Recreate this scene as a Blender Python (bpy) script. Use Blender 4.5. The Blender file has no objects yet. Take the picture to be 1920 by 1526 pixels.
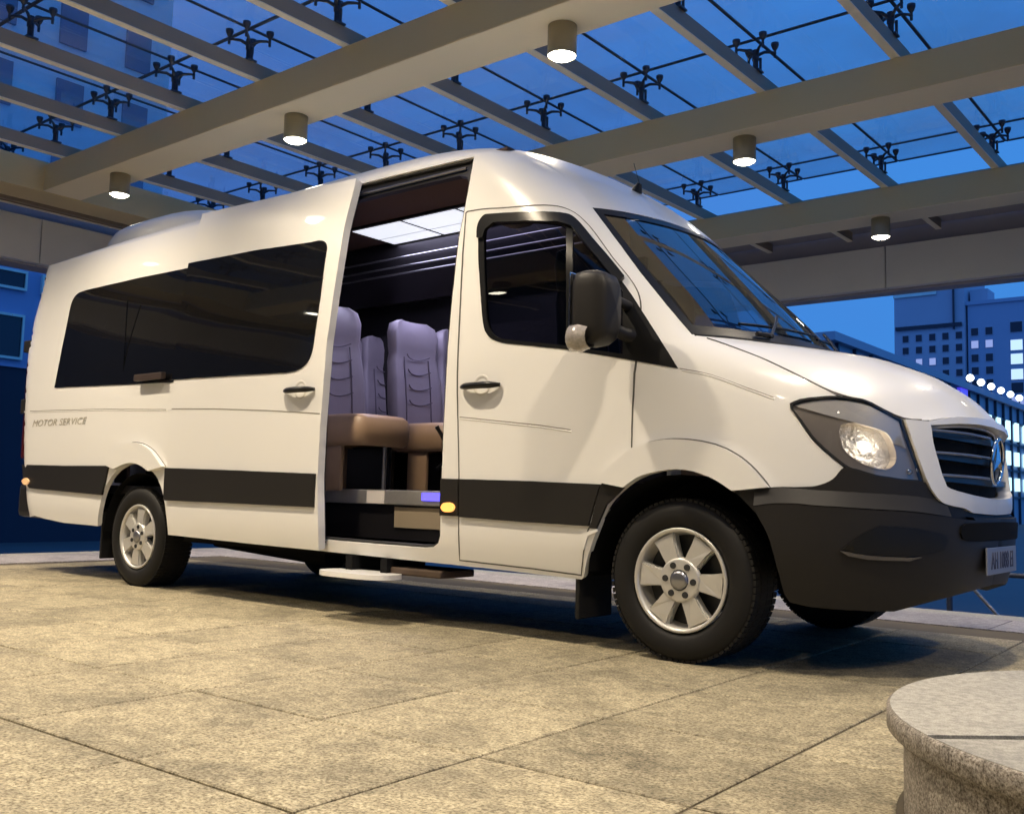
import bpy, bmesh, math, random, json
import numpy as np
from mathutils import Vector, Matrix, geometry
random.seed(7)
rad = math.radians
scn = bpy.context.scene
COL = scn.collection

# ---------------------------------------------------------------- camera
cam_d = bpy.data.cameras.new('camera')
cam = bpy.data.objects.new('camera', cam_d)
COL.objects.link(cam)
cam_d.sensor_width = 36.0
cam_d.lens = 36.0 * 1852.8 / 1920.0
cam_d.clip_start = 0.05
cam_d.clip_end = 2500.0
_yaw, _pit, _rol = 0.68012, 0.09068, 0.02532
_f = Vector((-math.sin(_yaw) * math.cos(_pit), math.cos(_yaw) * math.cos(_pit), math.sin(_pit)))
_r = Vector((math.cos(_yaw), math.sin(_yaw), 0))
_u = _r.cross(_f)
_R = math.cos(_rol) * _r + math.sin(_rol) * _u
_U = -math.sin(_rol) * _r + math.cos(_rol) * _u
_m = Matrix((_R, _U, -_f)).transposed().to_4x4()
_m.translation = (2.1382, -3.7891, 0.6893)
cam.matrix_world = _m
scn.camera = cam
scn.render.resolution_x = 1024
scn.render.resolution_y = 813

# ---------------------------------------------------------------- dusk sky, faint after-sunset light, exposure
SUN_EL, SUN_ROT = rad(1.5), rad(200)
world = bpy.data.worlds.new('World')
scn.world = world
world.use_nodes = True
wn, wl = world.node_tree.nodes, world.node_tree.links
wn.clear()
sky = wn.new('ShaderNodeTexSky')
sky.sky_type = 'NISHITA'
sky.sun_disc = False
sky.sun_elevation = SUN_EL
sky.sun_rotation = SUN_ROT
sky.ozone_density = 6.0
sky.air_density = 1.6
sky.dust_density = 0.3
tint = wn.new('ShaderNodeMix'); tint.data_type = 'RGBA'; tint.blend_type = 'MULTIPLY'
tint.inputs[0].default_value = 1.0
tint.inputs[7].default_value = (0.42, 0.98, 1.75, 1)
flat = wn.new('ShaderNodeMix'); flat.data_type = 'RGBA'
flat.inputs[0].default_value = 0.80
flat.inputs[7].default_value = (0.62, 3.1, 9.0, 1)
# the evening sky is a little deeper and more violet away from the afterglow, with thin veils of cloud
wtc = wn.new('ShaderNodeTexCoord'); dp = wn.new('ShaderNodeVectorMath'); dp.operation = 'DOT_PRODUCT'
dp.inputs[1].default_value = (0.93, 0.20, 0.30)
dmr = wn.new('ShaderNodeMapRange'); dmr.inputs[1].default_value = -0.9; dmr.inputs[2].default_value = 0.25
cn = wn.new('ShaderNodeTexNoise'); cn.inputs['Scale'].default_value = 2.6; cn.inputs['Detail'].default_value = 5; cn.inputs['Distortion'].default_value = .6
cmr = wn.new('ShaderNodeMapRange'); cmr.inputs[1].default_value = .35; cmr.inputs[2].default_value = .7; cmr.inputs[3].default_value = -.28; cmr.inputs[4].default_value = .22
sm_n = wn.new('ShaderNodeMath'); sm_n.use_clamp = True
skc = wn.new('ShaderNodeMix'); skc.data_type = 'RGBA'
skc.inputs[6].default_value = (0.95, 2.5, 7.8, 1); skc.inputs[7].default_value = (0.62, 3.2, 9.2, 1)
wl.new(wtc.outputs['Generated'], dp.inputs[0]); wl.new(dp.outputs['Value'], dmr.inputs[0]); wl.new(wtc.outputs['Generated'], cn.inputs['Vector'])
wl.new(cn.outputs[0], cmr.inputs[0]); wl.new(dmr.outputs[0], sm_n.inputs[0]); wl.new(cmr.outputs[0], sm_n.inputs[1]); wl.new(sm_n.outputs[0], skc.inputs[0])
wl.new(skc.outputs[2], flat.inputs[7])
bg = wn.new('ShaderNodeBackground'); bg.inputs[1].default_value = 0.10
wo = wn.new('ShaderNodeOutputWorld')
wl.new(sky.outputs[0], tint.inputs[6]); wl.new(tint.outputs[2], flat.inputs[6])
wl.new(flat.outputs[2], bg.inputs[0]); wl.new(bg.outputs[0], wo.inputs[0])
sd = bpy.data.lights.new('sun', 'SUN'); sd.energy = 0.02; sd.angle = rad(10); sd.color = (0.55, 0.7, 1.0)
sun = bpy.data.objects.new('sun', sd); COL.objects.link(sun)
sun.rotation_euler = (rad(60), 0, rad(150))
scn.view_settings.view_transform = 'Standard'
scn.view_settings.look = 'None'
scn.view_settings.exposure = 0.0
scn.view_settings.gamma = 1.0
scn.view_settings.use_curve_mapping = False
LAMP_W = 430.0          # watts of each downlight
LAMP_C = (1.0, 0.835, 0.61)

# ---------------------------------------------------------------- materials
def mat(name, col, rough=0.5, metal=0.0, emit=None, es=1.0, coat=0.0, spec=None, noise=None, bump=None):
    m = bpy.data.materials.new(name); m.use_nodes = True
    nt = m.node_tree; b = nt.nodes['Principled BSDF']
    b.inputs['Base Color'].default_value = (*col, 1)
    b.inputs['Roughness'].default_value = rough
    b.inputs['Metallic'].default_value = metal
    if coat: b.inputs['Coat Weight'].default_value = coat; b.inputs['Coat Roughness'].default_value = 0.03
    if spec is not None: b.inputs['Specular IOR Level'].default_value = spec
    if emit:
        b.inputs['Emission Color'].default_value = (*emit, 1); b.inputs['Emission Strength'].default_value = es
    tc = nt.nodes.new('ShaderNodeTexCoord')
    if noise:                       # (scale, amount) mottles the base colour
        n = nt.nodes.new('ShaderNodeTexNoise'); n.inputs['Scale'].default_value = noise[0]
        n.inputs['Detail'].default_value = 6
        r = nt.nodes.new('ShaderNodeMapRange'); r.inputs[3].default_value = 1 - noise[1]; r.inputs[4].default_value = 1 + noise[1]
        x = nt.nodes.new('ShaderNodeMix'); x.data_type = 'RGBA'; x.blend_type = 'MULTIPLY'; x.inputs[0].default_value = 1
        x.inputs[6].default_value = (*col, 1)
        nt.links.new(tc.outputs['Object'], n.inputs['Vector']); nt.links.new(n.outputs[0], r.inputs[0])
        nt.links.new(r.outputs[0], x.inputs[7]); nt.links.new(x.outputs[2], b.inputs['Base Color'])
        r2 = nt.nodes.new('ShaderNodeMapRange'); r2.inputs[3].default_value = rough * .85; r2.inputs[4].default_value = min(1, rough * 1.15)
        nt.links.new(n.outputs[0], r2.inputs[0]); nt.links.new(r2.outputs[0], b.inputs['Roughness'])
    if bump:                        # (scale, strength, distance)
        n = nt.nodes.new('ShaderNodeTexNoise'); n.inputs['Scale'].default_value = bump[0]; n.inputs['Detail'].default_value = 5
        u = nt.nodes.new('ShaderNodeBump'); u.inputs['Strength'].default_value = bump[1]; u.inputs['Distance'].default_value = bump[2]
        nt.links.new(tc.outputs['Object'], n.inputs['Vector'])
        nt.links.new(n.outputs[0], u.inputs['Height']); nt.links.new(u.outputs[0], b.inputs['Normal'])
    return m

def glass(name, tint, ior=1.5, rough=0.0, extra=0.0, dirt=0.0):
    """thin pane: tinted see-through plus fresnel reflection"""
    m = bpy.data.materials.new(name); m.use_nodes = True
    nt = m.node_tree; nt.nodes.clear()
    t = nt.nodes.new('ShaderNodeBsdfTransparent'); t.inputs[0].default_value = (*tint, 1)
    g = nt.nodes.new('ShaderNodeBsdfGlossy'); g.inputs['Roughness'].default_value = rough
    r0 = ((ior - 1) / (ior + 1)) ** 2
    lw = nt.nodes.new('ShaderNodeLayerWeight'); lw.inputs[0].default_value = .5
    pw = nt.nodes.new('ShaderNodeMath'); pw.operation = 'POWER'; pw.inputs[1].default_value = 5.0
    fr = nt.nodes.new('ShaderNodeMath'); fr.operation = 'MULTIPLY_ADD'; fr.inputs[1].default_value = 1 - r0; fr.inputs[2].default_value = r0
    nt.links.new(lw.outputs['Facing'], pw.inputs[0]); nt.links.new(pw.outputs[0], fr.inputs[0])
    ad = nt.nodes.new('ShaderNodeMath'); ad.operation = 'ADD'; ad.inputs[1].default_value = extra; ad.use_clamp = True
    x = nt.nodes.new('ShaderNodeMixShader'); o = nt.nodes.new('ShaderNodeOutputMaterial')
    nt.links.new(fr.outputs[0], ad.inputs[0]); nt.links.new(ad.outputs[0], x.inputs[0])
    nt.links.new(t.outputs[0], x.inputs[1]); nt.links.new(g.outputs[0], x.inputs[2]); nt.links.new(x.outputs[0], o.inputs[0])
    if dirt:
        gm = nt.nodes.new('ShaderNodeNewGeometry'); nz = nt.nodes.new('ShaderNodeTexNoise'); nz.inputs['Scale'].default_value = .9; nz.inputs['Detail'].default_value = 6
        mr = nt.nodes.new('ShaderNodeMapRange'); mr.inputs[1].default_value = .35; mr.inputs[2].default_value = .7; mr.inputs[3].default_value = 0; mr.inputs[4].default_value = dirt
        oi = nt.nodes.new('ShaderNodeObjectInfo'); mu = nt.nodes.new('ShaderNodeMath'); mu.operation = 'MULTIPLY_ADD'; mu.inputs[1].default_value = dirt * .6
        df = nt.nodes.new('ShaderNodeBsdfDiffuse'); df.inputs[0].default_value = (.62, .60, .58, 1); x2 = nt.nodes.new('ShaderNodeMixShader')
        nt.links.new(gm.outputs['Position'], nz.inputs['Vector']); nt.links.new(nz.outputs[0], mr.inputs[0])
        nt.links.new(oi.outputs['Random'], mu.inputs[0]); nt.links.new(mr.outputs[0], mu.inputs[2]); nt.links.new(mu.outputs[0], x2.inputs[0])
        nt.links.new(x.outputs[0], x2.inputs[1]); nt.links.new(df.outputs[0], x2.inputs[2]); nt.links.new(x2.outputs[0], o.inputs[0])
    return m

def granite(name, a, b, c, scale=150, rough=0.45, blotch=2.2, bamt=0.35):
    m = bpy.data.materials.new(name); m.use_nodes = True
    nt = m.node_tree; p = nt.nodes['Principled BSDF']; L = nt.links
    tc = nt.nodes.new('ShaderNodeTexCoord'); oi = nt.nodes.new('ShaderNodeObjectInfo')
    gm = nt.nodes.new('ShaderNodeNewGeometry')
    n1 = nt.nodes.new('ShaderNodeTexNoise'); n1.inputs['Scale'].default_value = scale; n1.inputs['Detail'].default_value = 3
    n1.inputs['Roughness'].default_value = .7
    cr = nt.nodes.new('ShaderNodeValToRGB'); e = cr.color_ramp.elements
    e[0].position = .36; e[0].color = (*a, 1); e[1].position = .64; e[1].color = (*c, 1)
    k = e.new(.5); k.color = (*b, 1)
    n2 = nt.nodes.new('ShaderNodeTexNoise'); n2.inputs['Scale'].default_value = blotch; n2.inputs['Detail'].default_value = 7
    n2.inputs['Roughness'].default_value = .62
    mr = nt.nodes.new('ShaderNodeMapRange'); mr.inputs[1].default_value = .36; mr.inputs[2].default_value = .54
    mr.inputs[3].default_value = 1 - bamt; mr.inputs[4].default_value = 1 + bamt * .35
    n3 = nt.nodes.new('ShaderNodeTexNoise'); n3.inputs['Scale'].default_value = scale * .22; n3.inputs['Detail'].default_value = 4
    mr3 = nt.nodes.new('ShaderNodeMapRange'); mr3.inputs[1].default_value = .35; mr3.inputs[2].default_value = .65; mr3.inputs[3].default_value = .74; mr3.inputs[4].default_value = 1.15
    ob = nt.nodes.new('ShaderNodeMapRange'); ob.inputs[3].default_value = .80; ob.inputs[4].default_value = 1.10
    m1 = nt.nodes.new('ShaderNodeMath'); m1.operation = 'MULTIPLY'
    m2 = nt.nodes.new('ShaderNodeMath'); m2.operation = 'MULTIPLY'
    x = nt.nodes.new('ShaderNodeMix'); x.data_type = 'RGBA'; x.blend_type = 'MULTIPLY'; x.inputs[0].default_value = 1
    L.new(gm.outputs['Position'], n1.inputs['Vector']); L.new(gm.outputs['Position'], n2.inputs['Vector']); L.new(gm.outputs['Position'], n3.inputs['Vector'])
    L.new(n1.outputs[0], cr.inputs[0]); L.new(n2.outputs[0], mr.inputs[0]); L.new(n3.outputs[0], mr3.inputs[0]); L.new(oi.outputs['Random'], ob.inputs[0])
    L.new(mr.outputs[0], m1.inputs[0]); L.new(ob.outputs[0], m1.inputs[1]); L.new(m1.outputs[0], m2.inputs[0]); L.new(mr3.outputs[0], m2.inputs[1])
    L.new(cr.outputs[0], x.inputs[6]); L.new(m2.outputs[0], x.inputs[7]); L.new(x.outputs[2], p.inputs['Base Color'])
    rr = nt.nodes.new('ShaderNodeMapRange'); rr.inputs[3].default_value = rough * .8; rr.inputs[4].default_value = rough * 1.3
    L.new(n2.outputs[0], rr.inputs[0]); L.new(rr.outputs[0], p.inputs['Roughness'])
    p.inputs['Specular IOR Level'].default_value = .3
    bu = nt.nodes.new('ShaderNodeBump'); bu.inputs['Strength'].default_value = .25; bu.inputs['Distance'].default_value = .002
    L.new(n1.outputs[0], bu.inputs['Height']); L.new(bu.outputs[0], p.inputs['Normal'])
    return m

M = dict(
    paint=mat('white_paint', (.80, .79, .765), .3, coat=.3, noise=(1.3, .015)),
    paint_in=mat('inner_paint', (.72, .70, .66), .4),
    plastic=mat('black_plastic', (.016, .0145, .0135), .5, spec=.28, bump=(900, .15, .0006)),
    plastic_s=mat('satin_black', (.008, .008, .008), .32, spec=.3),
    rubber=mat('rubber', (.011, .0105, .010), .62, noise=(30, .25), bump=(160, .2, .001), spec=.25),
    gap=mat('panel_gap', (.10, .095, .085), .8),
    crease_shade=mat('painted_crease_shade', (.26, .24, .20), .8),  # colour of the shade painted along the body creases
    satin_d=mat('dark_satin', (.13, .12, .11), .3, .5),
    gap_d=mat('panel_gap_dark', (.02, .02, .02), .8),
    dark=mat('dark_underbody', (.007, .007, .0075), .85, spec=.1),
    privacy=mat('privacy_glass', (.006, .006, .007), .03, spec=.6),
    alloy=mat('silver_alloy', (.60, .585, .55), .36, .45),
    alloy_d=mat('dark_alloy', (.05, .05, .05), .5, .5),  # dark metal of the brake shields and far headlight
    facet=mat('faceted_reflector', (.74, .72, .67), .25, .6, bump=(45, .8, .02)),
    chrome=mat('chrome', (.72, .72, .74), .08, 1.0),
    satin=mat('satin_metal', (.34, .34, .36), .3, .9),
    alu=mat('ribbed_aluminium', (.62, .60, .56), .38, .8, noise=(60, .1)),
    leather=mat('mauve_leather', (.33, .295, .37), .45, noise=(9, .12), bump=(220, .25, .001)),
    leather_b=mat('tan_leather', (.33, .22, .14), .45, noise=(9, .15), bump=(220, .25, .001)),
    stitch=mat('seam_thread', (.17, .145, .20), .6),
    trim=mat('brown_headliner', (.11, .062, .045), .8, noise=(5, .2)),
    black_in=mat('black_interior', (.012, .011, .013), .35),
    red=mat('red_lens', (.07, .008, .006), .15, coat=.5),
    amber=mat('amber_lens', (.8, .25, .02), .2, emit=(1, .46, .12), es=1.5),
    amber_r=mat('rear_marker_lens', (.85, .5, .25), .2, emit=(1, .6, .3), es=.35),
    cool=mat('cool_light_panel', (.9, .9, .9), .4, emit=(.86, .90, 1.0), es=.93),
    blue_led=mat('blue_led', (.05, .05, .5), .3, emit=(.10, .08, 1.0), es=2.5),
    bulb=mat('lamp_glow', (1, 1, 1), .4, emit=(1.0, .93, .74), es=30.0),
    low_beam=mat('dipped_beam_glow', (.9, .9, .85), .3, emit=(1.0, .82, .62), es=0.32, coat=1),
    bulb2=mat('headlamp_bulb', (1, 1, 1), .3, emit=(1, .91, .76), es=2.5),
    glint=mat('painted_glint', (.86, .84, .80), .22, .3, emit=(1, .93, .8), es=.6),  # its glow stands in for lamps reflected in the indicator chamber
    beam=mat('painted_steel_beam', (.62, .50, .27), .5, noise=(.9, .08), bump=(40, .04, .002)),
    lit_soffit=mat('painted_lit_soffit', (.86, .76, .54), .5, noise=(.9, .05)),  # paler than the beam: light on the undersides put into the colour
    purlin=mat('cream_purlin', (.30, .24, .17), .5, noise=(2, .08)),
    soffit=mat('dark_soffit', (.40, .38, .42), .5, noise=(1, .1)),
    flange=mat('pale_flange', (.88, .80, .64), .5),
    shell=mat('lamp_shell', (.42, .37, .31), .3, .55),
    hotel=mat('hotel_stone', (.10, .085, .07), .6, noise=(.6, .2)),
    pillar=mat('hotel_pillar', (.55, .48, .30), .6, noise=(2, .1)),
    steel=mat('blue_grey_fitting', (.05, .06, .09), .45, .4),
    joint=mat('silicone_joint', (.03, .04, .07), .6),
    fascia=mat('grey_fascia_panel', (.86, .84, .78), .45, noise=(1.2, .10)),
    lampbody=mat('lamp_housing', (.34, .30, .20), .45),
    tile=granite('granite_paving', (.12, .10, .06), (.29, .25, .16), (.42, .37, .255), 95, .68, 3.2, .30),
    plinth=granite('speckled_granite', (.10, .08, .06), (.30, .265, .22), (.50, .46, .40), 170, .5, 6, .12),
    kerb=granite('pale_edge_stone', (.26, .23, .22), (.36, .33, .32), (.46, .43, .41), 90, .5, 1.5, .25),
    coping=granite('pale_granite', (.25, .24, .20), (.35, .335, .29), (.44, .42, .36), 260, .5, 4, .10),
    mortar=mat('dark_joint', (.10, .08, .05), .9, noise=(30, .2)),
    plaza=mat('plaza_stone', (.09, .09, .10), .7, noise=(.8, .2)),
    bld_a=mat('tower_render', (.56, .50, .60), .8, noise=(.05, .12)),
    bld_b=mat('block_render', (.46, .45, .60), .8, noise=(.05, .12)),
    bld_c=mat('glass_hall_wall', (.34, .38, .50), .5, noise=(.1, .2)),
    bld_e=mat('hotel_tower_cladding', (.74, .78, .86), .6, noise=(.05, .1)),
    win_p=mat('blue_tower_window', (.16, .20, .32), .25),
    navy=mat('dark_wall', (.03, .035, .06), .8, noise=(.4, .3)),
    bld_d=mat('blue_render', (.34, .38, .62), .8, noise=(.2, .15)),
    win=mat('unlit_window', (.015, .018, .04), .1),
    win_lit=mat('lit_window', (.5, .5, .5), .4, emit=(.55, .75, 1.0), es=1.1),
    win_dim=mat('dim_window', (.3, .3, .4), .4, emit=(.35, .42, .75), es=.8),
    slot=mat('lit_slot_window', (.5, .5, .5), .4, emit=(.55, .90, 1.0), es=1.6),
    globe=mat('globe_glow', (1, 1, 1), .3, emit=(.78, .90, 1.0), es=5.0),
    neon=mat('blue_neon', (.05, .05, .4), .3, emit=(.08, .06, .85), es=.8),
    ink=mat('faded_lettering', (.42, .39, .32), .5),
    plate=mat('number_plate', (.22, .23, .27), .35),
    plate_ink=mat('plate_characters', (.05, .05, .08), .5),
    screen_glass=glass('windscreen_glass', (.22, .24, .30), 2.0, extra=.16),
    door_glass=glass('door_glass', (.22, .21, .24), 1.5),
    roof_glass=glass('canopy_glass', (.975, .985, 1.0), 1.45, dirt=.10),
    lens_glass=glass('lamp_lens', (.82, .82, .84), 1.6),
)

# ---------------------------------------------------------------- helpers
def tag(o, label=None, cat=None, group=None, kind=None):
    if label: o['label'] = label
    if cat: o['category'] = cat
    if group: o['group'] = group
    if kind: o['kind'] = kind
    return o
def wm(o):
    return ((wm(o.parent) @ o.matrix_parent_inverse) if o.parent else Matrix.Identity(4)) @ o.matrix_basis
def attach(o, parent):
    """parent a world-placed object, keeping where it stands"""
    o.parent = parent; o.matrix_parent_inverse = wm(parent).inverted()
def empty(name, loc=(0, 0, 0), rz=0, parent=None):
    o = bpy.data.objects.new(name, None); COL.objects.link(o)
    o.empty_display_size = .1
    o.location = loc; o.rotation_euler = (0, 0, rz)
    if parent: attach(o, parent)
    return o
class MB:
    def __init__(s): s.v = []; s.f = []; s.sm = []
    def add(s, vs, fs, smooth=False):
        k = len(s.v); s.v += [tuple(map(float, v)) for v in vs]
        s.f += [tuple(k + i for i in f) for f in fs]; s.sm += [smooth] * len(fs); return s
    def box(s, x0, x1, y0, y1, z0, z1, bev=0.0):
        if bev > 0:
            bm = bmesh.new(); bmesh.ops.create_cube(bm, size=1)
            for v in bm.verts:
                v.co = Vector((x0 + (v.co.x + .5) * (x1 - x0), y0 + (v.co.y + .5) * (y1 - y0), z0 + (v.co.z + .5) * (z1 - z0)))
            bmesh.ops.bevel(bm, geom=list(bm.edges), offset=bev, segments=2, affect='EDGES', profile=.6)
            s.add([v.co for v in bm.verts], [[v.index for v in f.verts] for f in bm.faces]); bm.free(); return s
        v = [(x, y, z) for x in (x0, x1) for y in (y0, y1) for z in (z0, z1)]
        return s.add(v, [(0, 1, 3, 2), (4, 6, 7, 5), (0, 4, 5, 1), (2, 3, 7, 6), (0, 2, 6, 4), (1, 5, 7, 3)])
    def tube(s, pts, r, n=8, cap=True, smooth=True):
        pts = [Vector(p) for p in pts]; rs = r if isinstance(r, (list, tuple)) else [r] * len(pts)
        vs = []
        for i, p in enumerate(pts):
            d = (pts[min(i + 1, len(pts) - 1)] - pts[max(i - 1, 0)]).normalized()
            a = d.cross(Vector((0, 0, 1)) if abs(d.z) < .9 else Vector((1, 0, 0))).normalized(); b = d.cross(a)
            for k in range(n):
                t = 2 * math.pi * k / n; vs.append(p + (a * math.cos(t) + b * math.sin(t)) * rs[i])
        fs = [(i * n + k, i * n + (k + 1) % n, (i + 1) * n + (k + 1) % n, (i + 1) * n + k) for i in range(len(pts) - 1) for k in range(n)]
        s.add(vs, fs, smooth)
        if cap: s.add(vs[:n], [tuple(range(n))]); s.add(vs[-n:], [tuple(reversed(range(n)))])
        return s
    def lathe(s, prof, c, axis, n=48, smooth=True, a0=0, a1=2 * math.pi):
        """prof: (radius, offset along axis)"""
        ax = Vector(axis).normalized(); a = ax.cross(Vector((0, 0, 1)) if abs(ax.z) < .9 else Vector((1, 0, 0))).normalized(); b = ax.cross(a)
        full = abs(a1 - a0 - 2 * math.pi) < 1e-6; m = n if full else n + 1; c = Vector(c); vs = []
        for (r, o) in prof:
            for k in range(m):
                t = a0 + (a1 - a0) * k / n; vs.append(c + ax * o + (a * math.cos(t) + b * math.sin(t)) * r)
        fs = [(i * m + k, i * m + (k + 1) % m, (i + 1) * m + (k + 1) % m, (i + 1) * m + k) for i in range(len(prof) - 1) for k in range(n)]
        return s.add(vs, fs, smooth)
    def prism(s, poly, fn, d0, d1):
        """poly of 2D points; fn(a, b, d) -> 3D"""
        n = len(poly); tri = geometry.tessellate_polygon([[Vector((a, b, 0)) for a, b in poly]])
        top = [fn(a, b, d1) for a, b in poly]; bot = [fn(a, b, d0) for a, b in poly]
        s.add(top, [tuple(t) for t in tri]); s.add(bot, [tuple(reversed(t)) for t in tri])
        return s.add(bot + top, [(i, (i + 1) % n, n + (i + 1) % n, n + i) for i in range(n)])
    def build(s, name, m, parent=None, fix=False):
        me = bpy.data.meshes.new(name); me.from_pydata(s.v, [], s.f); me.materials.append(m)
        me.polygons.foreach_set('use_smooth', s.sm)
        if fix:
            bm = bmesh.new(); bm.from_mesh(me); bmesh.ops.recalc_face_normals(bm, faces=bm.faces); bm.to_mesh(me); bm.free()
        me.update()
        o = bpy.data.objects.new(name, me); COL.objects.link(o)
        if parent: attach(o, parent)
        return o
def copy_tree(o, parent=None):
    c = o.copy(); COL.objects.link(c); c.parent = parent; c.matrix_parent_inverse = o.matrix_parent_inverse.copy()
    for ch in list(o.children): copy_tree(ch, c)
    return c


# ---- the body's flank surface
YC=0.995
_Z=[0.0,.25,.35,.50,.75,.95,1.05,1.12,1.20,1.30,1.42,1.70,2.07,2.27,2.40,2.55,2.70,3.2]
_I=[.10,.06,.03,.0,.0,.0,.0,.002,.004,.006,.01,.03,.075,.115,.14,.185,.25,.5]
_X0=[.15,.15,.15,.15,.12,.08,.03,-.02,-.08,-.18,-.30,-.55,-.95,-1.12,-1.25,-1.42,-1.6,-2.2]
_F=[.88,.94,.98,1.015,1.03,1.03,1.02,1.0,.94,.70,.30,.02,-.36,-.60,-.78,-1.0,-1.3,-2.0]
MEX=3.2
_ZG=np.arange(-.5,3.7,.01)
def _smooth(Z,T,n=11):
    k=np.hanning(2*n+1);k/=k.sum()
    v=np.interp(_ZG,Z,T,left=None)
    v=np.pad(v,n,mode='reflect',reflect_type='odd')
    return np.convolve(v,k,'valid')
_I=_smooth(_Z,_I);_X0=_smooth(_Z,_X0,14);_F=_smooth(_Z,_F,7)
_XR=_smooth([0, 0.45, 0.9, 1.34, 1.83, 2.1, 2.4, 2.6, 2.8],[-5.935, -5.975, -6.116, -6.176, -6.26, -6.262, -6.271, -6.34, -6.22])
def _it(T,z): return np.interp(z,_ZG,T)
def Yside(x,z):
    i=_it(_I,z);x0=_it(_X0,z);F=_it(_F,z)
    k=np.clip((x-x0)/(F-x0),0,1)
    w=(1-k**2.2)**(1/MEX)
    # rear corner rounding
    xr=_it2(z); r=.11; q=np.clip((xr+r-x)/r,0,1)
    return YC-(YC-i)*w+r*.6*(1-np.sqrt(1-np.minimum(q,.999)**2))
def _it2(z): return np.interp(z,_ZG,_XR)
_th=np.linspace(0,1,400)
_cx=np.sin(_th*np.pi/2)**(2/2.2); _cw=np.cos(_th*np.pi/2)**(2/MEX)
_al=np.r_[0,np.cumsum(np.hypot(np.diff(_cx)*.85,np.diff(_cw)))]; LQ=_al[-1]
def SZ(s,z,off=0.0):
    """surface point from arc parameter s and height z (s<0 straight flank, s=0..LQ round the nose)"""
    s=np.asarray(s,float);z=np.asarray(z,float)
    x0=_it(_X0,z);F=_it(_F,z)
    kx=np.interp(s,_al,_cx);w=np.interp(s,_al,_cw)
    x=np.where(s<0,x0+s,x0+(F-x0)*kx)
    i=_it(_I,z)
    xr=_it2(z); r=.11; q=np.clip((xr+r-x)/r,0,.999)
    y=YC-(YC-i)*np.where(s<0,1.,w)+r*.6*(1-np.sqrt(1-q**2))
    return np.stack([x,y,z],-1)
def x2s(x,z):
    x0=_it(_X0,z);F=_it(_F,z)
    return np.where(x<x0,x-x0,np.interp((x-x0)/(F-x0),_cx,_al))

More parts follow.
